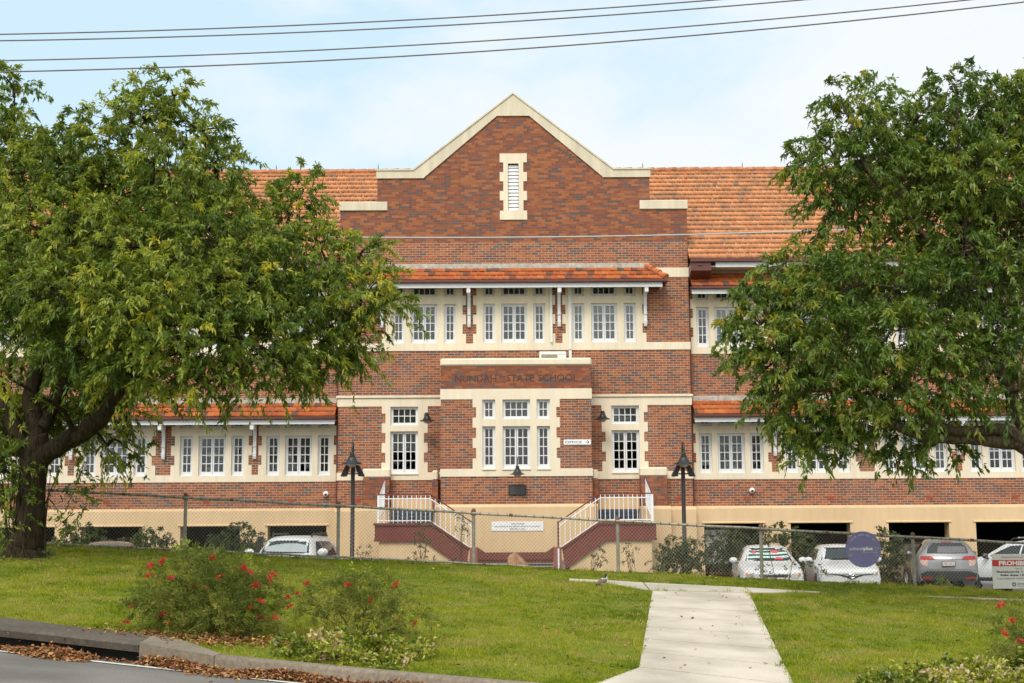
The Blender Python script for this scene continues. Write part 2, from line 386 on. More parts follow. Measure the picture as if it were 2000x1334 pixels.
def asphalt(name, base, sc=60., lo=.82, hi=1.1, fine=.55):
    m, nt, b = mat(name); tc = nd(nt, 'ShaderNodeTexCoord')
    n1 = nd(nt, 'ShaderNodeTexNoise', Scale=sc, Detail=6., Roughness=.8); n2 = nd(nt, 'ShaderNodeTexNoise', Scale=.8, Detail=7.)
    for n in (n1, n2): ln(nt, tc.outputs['Object'], n.inputs['Vector'])
    r1 = ramp(nt, [(.3, tuple(c*fine for c in base)), (.7, tuple(c*(1+.9*(1-fine)) for c in base))]); ln(nt, n1.outputs['Fac'], r1.inputs['Fac'])
    r2 = ramp(nt, [(.35, (lo, lo, lo*.97)), (.62, (hi,)*3)]); ln(nt, n2.outputs['Fac'], r2.inputs['Fac'])
    ln(nt, mix(nt, 1., r1.outputs['Color'], r2.outputs['Color'], 'MULTIPLY'), b.inputs['Base Color']); b.inputs['Roughness'].default_value = .9
    bu = nd(nt, 'ShaderNodeBump', Strength=.5, Distance=.01); ln(nt, n1.outputs['Fac'], bu.inputs['Height']); ln(nt, bu.outputs['Normal'], b.inputs['Normal'])
    return m
M['asphalt'] = asphalt('road_asphalt', (.175, .155, .132), 60., .72, 1.12); M['carpark'] = asphalt('car_park_asphalt', (.10, .095, .09))
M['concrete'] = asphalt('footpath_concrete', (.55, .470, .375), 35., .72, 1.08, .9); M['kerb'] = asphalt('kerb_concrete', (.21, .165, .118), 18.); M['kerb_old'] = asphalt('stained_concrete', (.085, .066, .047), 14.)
# road sheet
rx = seq((-30, -9, .5), (-9, 2, .1), (2, 30.01, .5)); rows = []
rv, rf = [], []
steps = [0, .1, .2, .3, .4, .5, .6, .7, .8, .9, 1.0, 1.1, 1.2, 2, 4, 8, 14, 30]
for x in rx:
    for d in steps: rv.append((x, kerb_y(x)-d, road_z(x, kerb_y(x)-d)))
ns = len(steps)
for i in range(len(rx)-1):
    for j in range(ns-1): rf.append((i*ns+j, i*ns+j+1, (i+1)*ns+j+1, (i+1)*ns+j))
g = MB(); g.add(rv, rf); tag(g.build('road', M['asphalt'], smooth=True), kind='structure')
def ribbon(pts, w, dz, zf):
    mb = MB(); vs = []
    for i, (x, y) in enumerate(pts):
        a = pts[max(i-1, 0)]; b = pts[min(i+1, len(pts)-1)]; t = Vector((b[0]-a[0], b[1]-a[1])).normalized(); n = Vector((-t.y, t.x))
        for s in (-1, 1):
            X, Y = x+n.x*w*s/2, y+n.y*w*s/2; vs.append((X, Y, zf(X, Y)+dz))
    mb.add(vs, [(2*i, 2*i+1, 2*i+3, 2*i+2) for i in range(len(pts)-1)]); return mb
def lerp_line(a, b, n): return [(a[0]+(b[0]-a[0])*i/n, a[1]+(b[1]-a[1])*i/n) for i in range(n+1)]
M['roadpaint'] = paint('road_paint', (.62, .58, .52), .8, .25, 14.)
ln_pts = lerp_line((-12, 20.35), (-6.6, 18.63), 40)[:-1]+lerp_line((-6.6, 18.63), (-2.72, 17.4), 40)[:-1]+lerp_line((-2.72, 17.4), (14, 13.0), 30)
tag(ribbon(ln_pts, .12, .010, road_z).build('road_edge_line', M['roadpaint']), kind='structure')
tag(ribbon(lerp_line((-7.6, 19.33), (-5.95, 18.79), 6), .16, .010, road_z).build('gutter_slab', M['roadpaint']), kind='structure')
# car park behind the fence
g = MB(); g.add([(-40, 33.7, .012), (40, 33.7, .012), (40, 50.2, .012), (-40, 50.2, .012)], [(0, 1, 2, 3)]); tag(g.build('car_park', M['carpark']), kind='structure')
# footpath: one run of concrete bays from road to cross path, and the cross path
def slab_on_lawn(mb, poly, th=.018):
    n = len(poly); top = [(x, y, gz(x, y)+th) for x, y in poly]; bot = [(x, y, gz(x, y)-.1) for x, y in poly]
    mb.add(top+bot, [tuple(range(n))]+[(i, (i+1) % n, (i+1) % n+n, i+n) for i in range(n)])
def plerp(a, b, t): return (a[0]+(b[0]-a[0])*t, a[1]+(b[1]-a[1])*t)
PL0, PL1 = (1.62, 18.75), (2.66, 27.55); PR0, PR1 = (3.46, 18.0), (4.56, 27.95)
mb = MB(); nb = 7
for i in range(nb):
    a, b_ = i/nb, (i+1)/nb-.0045
    slab_on_lawn(mb, [plerp(PL0, PL1, a), plerp(PR0, PR1, a), plerp(PR0, PR1, b_), plerp(PL0, PL1, b_)])
slab_on_lawn(mb, [(1.05, 17.55), (.62, 17.06), (3.95, 16.48), (3.455, 17.94), (1.612, 18.69)])
cx = [(1.1, 28.80, 28.98), (1.8, 28.52, 29.0), (2.60, 27.62, 28.9), (4.62, 28.0, 28.88), (5.6, 28.50, 28.76), (6.1, 28.64, 28.72)]
for (xa, a0, a1), (xb, b0, b1) in zip(cx[:-1], cx[1:]):
    slab_on_lawn(mb, [(xa+.02, a0), (xb-.008, b0), (xb-.008, b1), (xa+.02, a1)], .02)
slab_on_lawn(mb, [(8.2, 28.78), (10.6, 29.0), (10.6, 29.06), (8.2, 28.83)], .025)
tag(mb.build('footpath', M['concrete']), kind='structure')
# lower kerb
kp = [p for p in KERB if p[0] >= -3.8]; kpts = []
for a, b_ in zip(kp[:-1], kp[1:]): kpts += lerp_line(a, b_, 8)[:-1]
def kerb_run(pts, w, hf, zf, mb):
    vs = []
    for i, (x, y) in enumerate(pts):
        a = pts[max(i-1, 0)]; b = pts[min(i+1, len(pts)-1)]; t = Vector((b[0]-a[0], b[1]-a[1])).normalized(); n = Vector((-t.y, t.x))
        h = zf(x, y); lo = road_z(x, y)-.1; c = .02
        for d, z in ((0, lo), (0, h-.045), (c, h-.008), (.04, h), (w, h+.003), (w, lo)):
            vs.append((x+n.x*d, y+n.y*d, z))
    k = 6; mb.add(vs, [(i*k+j, i*k+j+1, (i+1)*k+j+1, (i+1)*k+j) for i in range(len(pts)-1) for j in range(k-1)]+[tuple(range(k)), tuple(range((len(pts)-1)*k, len(pts)*k))[::-1]])
mb = MB(); kerb_run(kpts, .17, 0, lambda x, y: gz(x, y)+.03, mb); tag(mb.build('kerb', M['kerb'], smooth=True), kind='structure')
kl = []
for a, b_ in zip([(-40, 29.5), (-16, 22.1)], [(-16, 22.1), (-10.5, 20.41)]): kl += lerp_line(a, b_, 6)[:-1]
kl.append((-10.5, 20.41)); mb = MB(); kerb_run(kl, .17, 0, lambda x, y: gz(x, y)+.03, mb); tag(mb.build('kerb', M['kerb'], smooth=True), kind='structure')
# storm drain inlet
inlet = empty('drain_inlet', (-7, 19.1, road_z(-7, 19.1)), 'concrete storm drain inlet with a dark slot under its stained lintel, left of the kerb', 'drain')
def loc_of(o, p): return (p[0]-o.location.x, p[1]-o.location.y, p[2]-o.location.z)
fr_ = [(-10.5, 20.41), (-9.5, 20.1), (-8, 19.55), (-7, 19.17), (-6, 18.85), (-5.3, 18.6), (-4.75, 18.4)]
bk_ = [(-10.5, 21.4), (-9.5, 21.15), (-8, 20.6), (-7, 20.2), (-6, 19.75), (-5.3, 19.5), (-4.8, 19.42)]
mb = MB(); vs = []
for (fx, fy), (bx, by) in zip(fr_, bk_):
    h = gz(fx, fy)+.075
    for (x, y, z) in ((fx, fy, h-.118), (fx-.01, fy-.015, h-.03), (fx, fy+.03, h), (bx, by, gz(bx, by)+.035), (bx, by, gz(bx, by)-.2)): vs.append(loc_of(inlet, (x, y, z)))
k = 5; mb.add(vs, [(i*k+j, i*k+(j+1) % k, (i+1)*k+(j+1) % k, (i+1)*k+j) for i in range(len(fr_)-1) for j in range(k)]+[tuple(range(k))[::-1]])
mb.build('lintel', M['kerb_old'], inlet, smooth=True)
mb = MB()   # splayed end block that runs down to the lower kerb
A = [(-4.75, 18.4, gz(-4.75, 18.4)+.075), (-3.72, 17.99, gz(-3.72, 17.99)+.03), (-3.66, 18.16, gz(-3.66, 18.16)+.032), (-4.3, 18.95, gz(-4.3, 18.95)+.04), (-4.8, 19.42, gz(-4.8, 19.42)+.035)]
top = [loc_of(inlet, p) for p in A]; bot = [loc_of(inlet, (p[0], p[1], road_z(p[0], p[1])-.12)) for p in A]
mb.add(top+bot, [(0, 1, 2, 3, 4)]+[(i, (i+1) % 5, (i+1) % 5+5, i+5) for i in range(5)]); mb.build('end_block', M['kerb'], inlet)
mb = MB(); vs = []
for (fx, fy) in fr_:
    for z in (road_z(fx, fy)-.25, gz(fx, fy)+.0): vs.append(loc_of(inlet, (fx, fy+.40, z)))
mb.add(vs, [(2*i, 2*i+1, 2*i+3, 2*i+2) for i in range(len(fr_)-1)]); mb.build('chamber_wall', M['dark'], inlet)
# ---------------------------------------------------------------- the school building (local: x from its axis, y from the gable front, z world)
B = empty('school_building', (.08, 50, 0), 'two-storey red brick school building with cream render bands, stepped centre gable and terracotta roof', 'building')
BH = 6.22                                   # half width of the centre block
W0, W1 = .42, 25.6                          # wing front plane and end
def sym(rs): return [(-b, -a, c, d) for a, b, c, d in rs]+rs
# --- window openings
up_c = [(-1.11, -.68), (-.465, .465), (.68, 1.11)]
up_r = [(2.07, 2.50), (2.735, 3.665), (3.90, 4.33)]
UC = up_c+up_r+[(-b, -a) for a, b in up_r]
bay_w = [(-1.115, -.67), (-.42, .53), (.755, 1.21)]
side_w = [(3.40, 4.38), (-4.38, -3.40)]
unit = [(6.53, 6.98), (7.18, 8.14), (8.33, 8.80), (9.59, 10.04), (10.24, 11.2), (11.4, 11.86)]
WG = [(a+6.5*k, b+6.5*k) for k in range(3) for a, b in unit]
op_main = [(a, b, 8.55, 9.96) for a, b in UC]; op_tr = [(a, b, 10.22, 10.62) for a, b in UC]
sd_main = [(a, b, 3.95, 5.43) for a, b in side_w]; sd_tr = [(a, b, 5.64, 6.30) for a, b in side_w]
by_main = [(a, b, 4.04, 5.50) for a, b in bay_w]; by_tr = [(a, b, 5.75, 6.42) for a, b in bay_w]
wl_main = [(a, b, 3.92, 5.33) for a, b in WG]; wl_tr = [(a, b, 5.60, 5.97) for a, b in WG]
wu_main = [(a, b, 8.42, 9.86) for a, b in WG]; wu_tr = [(a, b, 10.12, 10.46) for a, b in WG]
def teeth_pier(xc, nw, ww, z0, n, st=.345):
    return [(xc-(ww if k % 2 else nw), xc+(ww if k % 2 else nw), z0+k*st, z0+(k+1)*st) for k in range(n)]
def cut(inc, rects):
    """cells of inc not covered by rects, as a list of rectangles"""
    xs = sorted({v for r in inc+rects for v in r[:2]}); zs = sorted({v for r in inc+rects for v in r[2:]}); out = []
    for i in range(len(xs)-1):
        for j in range(len(zs)-1):
            x, z = (xs[i]+xs[i+1])/2, (zs[j]+zs[j+1])/2
            if any(a < x < b and c < z < d for a, b, c, d in inc) and not any(a < x < b and c < z < d for a, b, c, d in rects): out.append((xs[i], xs[i+1], zs[j], zs[j+1]))
    return out
# --- centre block front
cream = [(-BH-.03, BH+.03, 8.28, 8.55), (-4.69, 4.69, 8.55, 10.75)]
brk = []
for x in (-1.585, 1.585): brk += teeth_pier(x, .125, .245, 8.53, 7)
for k in range(0, 6):
    if k % 2 == 1: brk += sym([(4.56, 4.75, 8.53+k*.345, 8.53+(k+1)*.345)])
cream_up = cut(cream, brk)
cream_lo = cut(sym([(2.6, BH+.03, 6.31, 6.66), (3.06, 4.68, 3.72, 6.31), (2.6, BH+.03, 3.72, 3.99)]),
               sym([(4.55, 4.75, 3.99+k*.345, 3.99+(k+1)*.345) for k in (1, 3, 5)]+[(2.9, 3.19, 3.99+k*.345, 3.99+(k+1)*.345) for k in (1, 3, 5)]))
cream_acc = sym([(5.05, BH+.02, 10.89, 11.23)])
openings = op_main+op_tr+sd_main+sd_tr
crm = cream_up+cream_lo+cream_acc
body = [(-BH, BH, 2.70, 12.2)]
mb = MB(); slab(mb, body, crm+openings, 0, .35)
for s in (-1, 1):   # return walls of the block
    mb.box(s*BH-(.3 if s > 0 else 0), s*BH+(0 if s > 0 else .3), .351, 5.5, 2.7, 12.2)
mb.build('wall', M['brick'], B)
mb = MB()   # gable parapet above, older darker-jointed brick
gab = [(-BH, 12.2), (BH, 12.2), (BH, 13.36), (4.90, 13.36), (4.90, 14.55), (3.21, 14.55), (3.21, 14.58), (.585, 16.85), (-.585, 16.85), (-3.21, 14.58), (-3.21, 14.55), (-4.90, 14.55), (-4.90, 13.36), (-BH, 13.36)]
vs = [(-.19, 13.35), (.19, 13.35), (.19, 15.08), (-.19, 15.08)]
parts_ = [[(-BH, 12.2), (BH, 12.2), (BH, 13.36), (-BH, 13.36)], [(-4.9, 13.36), (-.19, 13.36), (-.19, 15.08), (-2.632, 15.08), (-3.21, 14.58), (-3.21, 14.55), (-4.9, 14.55)],
          [(4.9, 13.36), (.19, 13.36), (.19, 15.08), (2.632, 15.08), (3.21, 14.58), (3.21, 14.55), (4.9, 14.55)], [(-2.632, 15.08), (2.632, 15.08), (.585, 16.85), (-.585, 16.85)]]
for p_ in parts_: mb.prism(p_, 0, .35)
mb.build('gable_wall', M['brick_old'], B)
mb = MB()   # gable coping: a raking band with level shoulders
cop = [(4.94, 14.55), (4.94, 14.86), (3.62, 14.86), (0, 17.70), (-3.62, 14.86), (-4.94, 14.86), (-4.94, 14.55), (-3.21, 14.55), (-3.21, 14.58), (-.585, 16.85), (.585, 16.85), (3.21, 14.58), (3.21, 14.55)]
half = [(0, 16.85), (.585, 16.85), (3.21, 14.58), (3.21, 14.55), (4.94, 14.55), (4.94, 14.83), (3.60, 14.83), (0, 17.66)]
for s in (1, -1): mb.prism([(s*x, z) for x, z in half], -.05, .40)
thin = [(0, 17.66), (3.60, 14.83), (4.94, 14.83), (4.97, 14.83), (4.97, 14.88), (3.62, 14.88), (0, 17.72)]
for s in (1, -1): mb.prism([(s*x, z) for x, z in thin], -.085, .43)
for s in (1, -1): mb.box(min(s*4.53, s*6.26), max(s*4.53, s*6.26), -.06, .40, 13.362, 13.69, .02)
mb.build('gable_coping', M['coping'], B)
mb = MB()   # vent surround with projecting quoins, and its louvres
sur = [(-.36, .36, 13.01, 15.45)]; q = [(-.49, .49, 15.12, 15.45), (-.49, .49, 13.01, 13.34), (-.49, .49, 14.42, 14.76), (-.49, .49, 13.72, 14.06)]
slab(mb, sur+q, [(-.19, .19, 13.35, 15.08)], -.03, .25); v_ = mb.build('vent_surround', M['cream'], B)
mb = MB()
for k in range(13):
    z = 13.37+k*.131; mb.prism([(.045, z), (.06, z-.012), (.095, z+.10), (.08, z+.112)], -.185, .185, 'x')
mb.box(-.19, .19, .16, .18, 13.3, 15.1)
mb.build('louvre', M['white'], v_)
mb = MB(); slab(mb, crm, openings, -.025, .30)
for s in (-1, 1): mb.box(min(s*2.6, s*(BH+.07)), max(s*2.6, s*(BH+.07)), -.075, -.024, 6.60, 6.69, .015)
for a, b_ in side_w: mb.box(a-.02, b_+.02, -.06, .05, 3.90, 3.953, .012)
mb.build('render_band', M['cream'], B)
# stair-end piers
for s in (-1, 1):
    for a_, b_, y_, h_, e_, t_ in ((4.36, 5.28, -.42, 3.79, .02, .31), (2.66, 2.86, -.75, 3.68, .0, .34)):
        x0, x1 = sorted((s*a_, s*b_)); mb = MB(); mb.box(x0, x1, y_, -.001, 2.7, h_); pr_ = mb.build('pier', M['brick_old'], B)
        mb = MB(); mb.box(x0-e_, x1+e_, y_-.04, .0, h_, h_+t_, .045); mb.build('pier_cap', M['cream'], pr_)
# --- entrance bay
BX0, BX1, BY = -2.59, 2.59, -1.2
bc = cut([(BX0-.02, BX1+.02, 6.43, 6.79), (-1.5, 1.5, 3.78, 6.43), (BX0-.02, BX1+.02, 3.78, 4.04)], sym([(1.38, 1.7, 4.40+k*.35, 4.40+(k+1)*.35) for k in (0, 2, 4)]))
bc = [(a+.05, b+.05, c, d) for a, b, c, d in bc]
mb = MB(); slab(mb, [(BX0+.05, BX1+.05, 2.75, 6.79)], bc+by_main+by_tr, BY, BY+.35)
for x0, x1 in ((BX0+.05, BX0+.35), (BX1-.25, BX1+.05)): mb.box(x0, x1, BY+.351, -.002, 2.75, 7.6)
mb.build('bay_wall', M['brick'], B)
mb = MB(); mb.box(BX0+.05, BX1+.05, BY, BY+.35, 6.79, 7.59); mb.build('bay_parapet', M['brick_letter'], B)
mb = MB(); slab(mb, bc, by_main+by_tr, BY-.025, BY+.30)
for a, b_ in bay_w: mb.box(a-.02, b_+.02, BY-.06, BY+.05, 3.99, 4.043, .012)
mb.build('bay_render', M['cream'], B)
mb = MB(); mb.box(BX0+.03, BX1+.07, BY-.05, BY+.42, 7.59, 7.85, .05)
for x0, x1 in ((BX0+.03, BX0+.42), (BX1-.32, BX1+.07)): mb.box(x0, x1, BY+.421, -.03, 7.60, 7.84, .03)
mb.build('bay_coping', M['cream'], B)
mb = MB(); mb.box(BX0+.4, BX1-.3, BY+.36, -.01, 7.3, 7.36); mb.build('bay_roof', M['cement'], B)
mb = MB(); put_text(mb, 'NUNDAH', -1.34, BY-.006, 7.035, .34, 1.42, bold=.002); put_text(mb, 'STATE', .20, BY-.006, 7.045, .34, .95, bold=.002); put_text(mb, 'SCHOOL', 1.50, BY-.006, 7.05, .34, 1.36, bold=.002)
mb.build('lettering', M['letter'], B, fix=False)
# --- wings (one object per wall, left and right)
def wing_mirror(rs, s): return rs if s > 0 else [(-b, -a, c, d) for a, b, c, d in rs]
for s in (1, -1):
    lo = [(BH+.001, W1, 3.70, 6.05)]; up = [(BH+.001, W1, 8.17, 10.6)]
    cutr = []
    for k in range(4):
        cutr += teeth_pier(9.195+6.5*k, .115, .23, 3.95, 6)
        cutr += teeth_pier(12.445+6.5*k, .27, .40, 3.95, 6)
        cutr += teeth_pier(9.195+6.5*k, .115, .23, 8.43, 6); cutr += teeth_pier(12.445+6.5*k, .27, .40, 8.43, 6)
    cutr += [(BH, 6.41, 3.95+j*.345, 3.95+(j+1)*.345) for j in (1, 3, 5)]+[(BH, 6.41, 8.43+j*.345, 8.43+(j+1)*.345) for j in (1, 3, 5)]
    cr_ = wing_mirror(cut(lo+up, [c for c in cutr if c[0] < W1]), s)
    ops = wing_mirror(wl_main+wl_tr+wu_main+wu_tr, s)
    mb = MB(); slab(mb, wing_mirror([(BH+.001, W1, 2.72, 11.6)], s), cr_+ops, W0, W0+.35)
    x = s*W1; mb.box(min(x, x-s*.3), max(x, x-s*.3), W0+.351, 11, 2.7, 11.6)
    mb.build('wing_wall', M['brick'], B)
    mb = MB(); slab(mb, cr_, ops, W0-.02, W0+.30); mb.build('wing_render', M['cream'], B)
# --- plinth with a weathered chamfer, openings to the undercroft
gar = [(6.62, 8.68, -.3, 2.15), (9.65, 11.74, -.3, 2.15), (13.08, 15.20, -.3, 2.15), (16.14, 18.3, -.3, 2.15), (19.6, 21.7, -.3, 2.15)]
for s in (1, -1):
    mb = MB(); slab(mb, wing_mirror([(BH+.02, W1+.1, -.4, 2.68)], s), wing_mirror(gar, s), W0-.16, W0+.4)
    xs = sorted((s*(BH+.02), s*(W1+.1)))
    mb.prism([(W0-.16, 2.68), (W0-.005, 2.775), (W0+.05, 2.775), (W0+.05, 2.68)], xs[0], xs[1], 'x')
    # raised label over each opening
    for a, b_, c, d in wing_mirror(gar, s): mb.prism([(W0-.165, d+.002), (W0-.20, d+.012), (W0-.20, d+.05), (W0-.161, d+.075)], a-.08, b_+.08, 'x')
    mb.build('plinth', M['tan'], B)
mb = MB()
slab(mb, [(-BH-.08, BH+.08, -.4, 2.64)], [], -.16, .30)
mb.prism([(-.16, 2.64), (-.005, 2.76), (.1, 2.76), (.1, 2.64)], -BH-.08, BH+.08, 'x')
mb.box(-2.72, 2.82, BY-.10, -.161, -.4, 2.74); mb.prism([(BY-.10, 2.74), (BY-.003, 2.835), (BY+.1, 2.835), (BY+.1, 2.74)], -2.72, 2.82, 'x')
for s in (1, -1):
    x0, x1 = sorted((s*4.33, s*5.38)); mb.box(x0, x1, -.56, -.161, -.4, 2.66); mb.prism([(-.56, 2.66), (-.425, 2.77), (-.2, 2.77), (-.2, 2.66)], x0, x1, 'x')
    x0, x1 = sorted((s*2.83, s*4.325)); mb.box(x0, x1, -.22, -.162, 2.66, 3.06, .008)      # lintel over the landing door
mb.build('plinth', M['tan'], B)
for s in (1, -1):
    mb = MB(); x0, x1 = sorted((s*2.86, s*4.3)); mb.box(x0, x1, -.20, -.165, 1.4, 2.655)
    for k in range(9): mb.box(x0+.02, x1-.02, -.235, -.201, 1.5+k*.13, 1.57+k*.13)
    mb.build('louvred_door', M['navy'], B)
# undercroft and rooms (dark linings, closed, light only comes in by the openings)
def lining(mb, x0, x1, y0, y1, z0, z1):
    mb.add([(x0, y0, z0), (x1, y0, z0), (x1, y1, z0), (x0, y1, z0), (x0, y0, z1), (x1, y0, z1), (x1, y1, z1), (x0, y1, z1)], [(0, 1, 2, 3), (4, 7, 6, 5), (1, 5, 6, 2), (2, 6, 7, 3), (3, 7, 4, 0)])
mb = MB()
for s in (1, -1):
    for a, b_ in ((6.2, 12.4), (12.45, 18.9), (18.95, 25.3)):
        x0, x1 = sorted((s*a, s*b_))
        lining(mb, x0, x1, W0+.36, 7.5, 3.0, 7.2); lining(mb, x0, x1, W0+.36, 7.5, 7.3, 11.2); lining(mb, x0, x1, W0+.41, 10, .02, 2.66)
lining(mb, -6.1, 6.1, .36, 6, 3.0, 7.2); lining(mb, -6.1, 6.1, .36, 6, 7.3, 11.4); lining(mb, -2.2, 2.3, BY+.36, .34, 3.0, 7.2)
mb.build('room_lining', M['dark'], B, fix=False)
for x0, n in ((-7.75, 5), (-10.15, 4), (10.0, 3)):   # far gates of pale slats glimpsed through the undercroft
    mb = MB()
    for k in range(n): mb.box(x0+k*.17, x0+k*.17+.11, 6.9, 6.93, .3, 1.98)
    mb.box(x0, x0+n*.17-.06, 6.931, 6.96, 1.7, 1.8); mb.build('slatted_gate', M['paper'], B)
mb = MB()
for i in range(4):
    for j in range(6): mb.box(6.72+i*.2, 6.72+i*.2+.185, .75, .78, .75+j*.2, .75+j*.2+.185)
mb.build('glass_block', M['lace'], B)
# --- windows
def frame_geo(w, h, cols, rows, double=False, heavy=.16):
    mb = MB(); o = .045; y0 = .085
    slab(mb, [(0, w, 0, h)], [(o, w-o, o+.012, h-o)], y0, y0+.09)
    sash = [(o+.001, w-o-.001)] if not double else [(o+.001, w/2-.006), (w/2+.006, w-o-.001)]
    st = .052
    for a, b_ in sash:
        holes = []; zz0, zz1 = heavy, h-o-st+.008; n = cols//(2 if double else 1)
        pw = (b_-a-2*st-(n-1)*.028)/n; ph = (zz1-zz0-(rows-1)*.030)/rows
        for i in range(n):
            for j in range(rows):
                holes.append((a+st+i*(pw+.028), a+st+i*(pw+.028)+pw, zz0+j*(ph+.030), zz0+j*(ph+.030)+ph))
        slab(mb, [(a, b_, o+.013, h-o-.001)], holes, y0+.018, y0+.062)
    mb.box(-.02, w+.02, y0-.06, y0+.02, -.035, .012, .006)
    return mb
FR, PN = {}, {}
WCACHE = {}
def window(x0, x1, z0, z1, y, cols, rows, double, kind, behind):
    w, h = round(x1-x0, 3), round(z1-z0, 3); key = (w, h, cols, rows, double)
    if key not in FR:
        heavy = .155 if rows >= 3 else .10
        mb = frame_geo(w, h, cols, rows, double, heavy); f = mb.build(kind, M['white'], B); FR[key] = f
        pm = MB(); pm.add([(.04, .135, .04), (w-.04, .135, .04), (w-.04, .135, h-.04), (.04, .135, h-.04)], [(0, 1, 2, 3)]); p = pm.build('pane', M['glass'], f, fix=False); PN[key] = p
    else:
        f = FR[key].copy(); COL.objects.link(f); f.name = kind; p = PN[key].copy(); COL.objects.link(p); p.parent = f
    f.location = (x0, y, z0); f.parent = B
    if behind:
        kind2, frac = behind; ck = (w, h, kind2, frac)
        if ck not in WCACHE:
            cm = MB(); zb = h*(1-frac); n = max(6, int(w/.035))
            vs = []
            for i in range(n+1):
                yy = .165+(.005*math.sin(i*1.1)+.006*math.sin(i*.37) if kind2 != 'blind' else 0)
                vs += [(-.05+(w+.1)*i/n, yy, zb), (-.05+(w+.1)*i/n, yy, h+.1)]
            cm.add(vs, [(2*i, 2*i+2, 2*i+3, 2*i+1) for i in range(n)])
            WCACHE[ck] = cm.build('blind' if kind2 == 'blind' else 'curtain', M[kind2], f, fix=False, smooth=True)
        else:
            c = WCACHE[ck].copy(); COL.objects.link(c); c.parent = f
    return f
for i, r in enumerate(op_main):
    wd = r[1]-r[0] > .6; lace = r[0] > 2
    window(*r, 0, 4 if wd else 2, 4, wd, 'window', ('lace', .93) if lace else ('curtain', 1.))
for r in op_tr: window(*r, 0, 4 if r[1]-r[0] > .6 else 2, 1, False, 'transom_window', None)
for r in sd_main: window(*r, 0, 4, 4, True, 'window', ('lace', .45) if r[0] < 0 else ('lace', .26))  # lace here stands in for pale reflections on the side window glass
for r in sd_tr: window(*r, 0, 4, 2, False, 'transom_window', ('curtain', 1.))
for r in by_main: window(*r, BY, 4 if r[1]-r[0] > .6 else 2, 4, r[1]-r[0] > .6, 'window', None)
for r in by_tr: window(*r, BY, 4 if r[1]-r[0] > .6 else 2, 2, False, 'transom_window', ('curtain', 1.))
low_behind = [('lace', .8), ('lace', .9), ('blind', .75), ('curtain', .5), None, ('lace', .5), None, ('curtain', .6), ('curtain', .9), ('curtain', .6), ('lace', .5), None]
for s in (1, -1):
    for i, r in enumerate(wing_mirror(wl_main, s)):
        wd = r[1]-r[0] > .6
        if s < 0: bh = (('blind', .97), ('blind', .68), ('blind', .76), ('curtain', .35), None, None)[i] if i < 6 else low_behind[i % 12]
        else: bh = low_behind[i % 12]
        window(*r, W0, 4 if wd else 2, 4, wd, 'window', bh)
    for r in wing_mirror(wl_tr, s): window(*r, W0, 4 if r[1]-r[0] > .6 else 2, 1, False, 'transom_window', None)
    for r in wing_mirror(wu_main, s):
        wd = r[1]-r[0] > .6; window(*r, W0, 4 if wd else 2, 4, wd, 'window', random.choice((('lace', 1.), ('lace', 1.), ('curtain', .8), ('lace', .6))))
    for r in wing_mirror(wu_tr, s): window(*r, W0, 4 if r[1]-r[0] > .6 else 2, 1, False, 'transom_window', None)
# things glimpsed inside the left ground-floor classroom and the bay
mb = MB(); mb.cur = 0
for x, z, w, h, m_ in ((-10.98, 4.62, .34, .17, 0), (-11.0, 4.12, .2, .14, 2), (-10.7, 4.1, .18, .2, 1), (-10.55, 4.6, .2, .12, 2), (-10.75, 4.45, .55, .03, 3), (-11.75, 3.98, .1, .1, 4), (-.25, 4.75, .16, .3, 3), (.15, 4.55, .2, .42, 3), (-.75, 4.75, .10, .22, 3)):
    mb.cur = m_; mb.box(x, x+w, .9 if x < -5 else -.5, .93 if x < -5 else -.47, z, z+h)
mb.build('display_board', [M['gold'], M['skyink'], M['lime'], M['paper'], M['redink']], B)
# --- roofs
def tile_roof(mb_v, mb_f, tints, x0, x1, y0, z0, y1, z1, rows, tw, hip0=0., hip1=0., roll=.02, lift=.026):
    """terracotta tiles from eave (y0,z0) up to (y1,z1); hips shorten the upper rows"""
    nrm = Vector((0, -(z1-z0), (y1-y0))).normalized(); prof = [(0, .2), (.22, 1.), (.45, .1), (.62, .75), (.8, .1), (1, .2)]
    for r in range(rows):
        a, b_ = r/rows, (r+1)/rows+.012; xa, xb = x0+hip0*a, x1-hip1*a
        n = max(1, int(round((xb-xa)/tw))); off = 0 if r % 2 else .5*tw
        k = 0; x = xa-off
        while x < xb-.01:
            xl, xr = max(x, xa), min(x+tw, xb); x += tw
            if xr-xl < .03: continue
            base = len(mb_v); jl = random.gauss(0, .004); t = random.random()
            for j, (q_, hh) in enumerate(prof):
                px = xl+(xr-xl)*q_
                h_ = roll*hh
                for tt, lf in ((b_, .0), (a, lift+jl), (a+.004, lift+jl-.016)):
                    p = Vector((px, y0+(y1-y0)*tt, z0+(z1-z0)*tt))+nrm*(h_+lf)
                    mb_v.append(p[:]); tints.append(t)
            m_ = len(prof)
            for j in range(m_-1):
                o_ = base+j*3
                mb_f.append((o_, o_+1, o_+4, o_+3)); mb_f.append((o_+1, o_+2, o_+5, o_+4))
def add_roof(name, runs, m):
    v, f, t = [], [], []
    for a in runs: tile_roof(v, f, t, *a)
    return bulk(name, np.array(v), np.array(f), m, B, np.array(t))
EY, EZ = W0-.95, 11.44; RY, RZ = 5.0, 16.07
rf = add_roof('roof', [(-W1-.5, -BH, EY, EZ, RY, RZ, 20, .205, 0, 0, .026, .022), (BH, W1+.5, EY, EZ, RY, RZ, 20, .205, 0, 0, .026, .022), (-BH, BH, EY+(RY-EY)*.2, EZ+(RZ-EZ)*.2, RY, RZ, 16, .205, 0, 0, .026, .022)], M['tile_roof'])
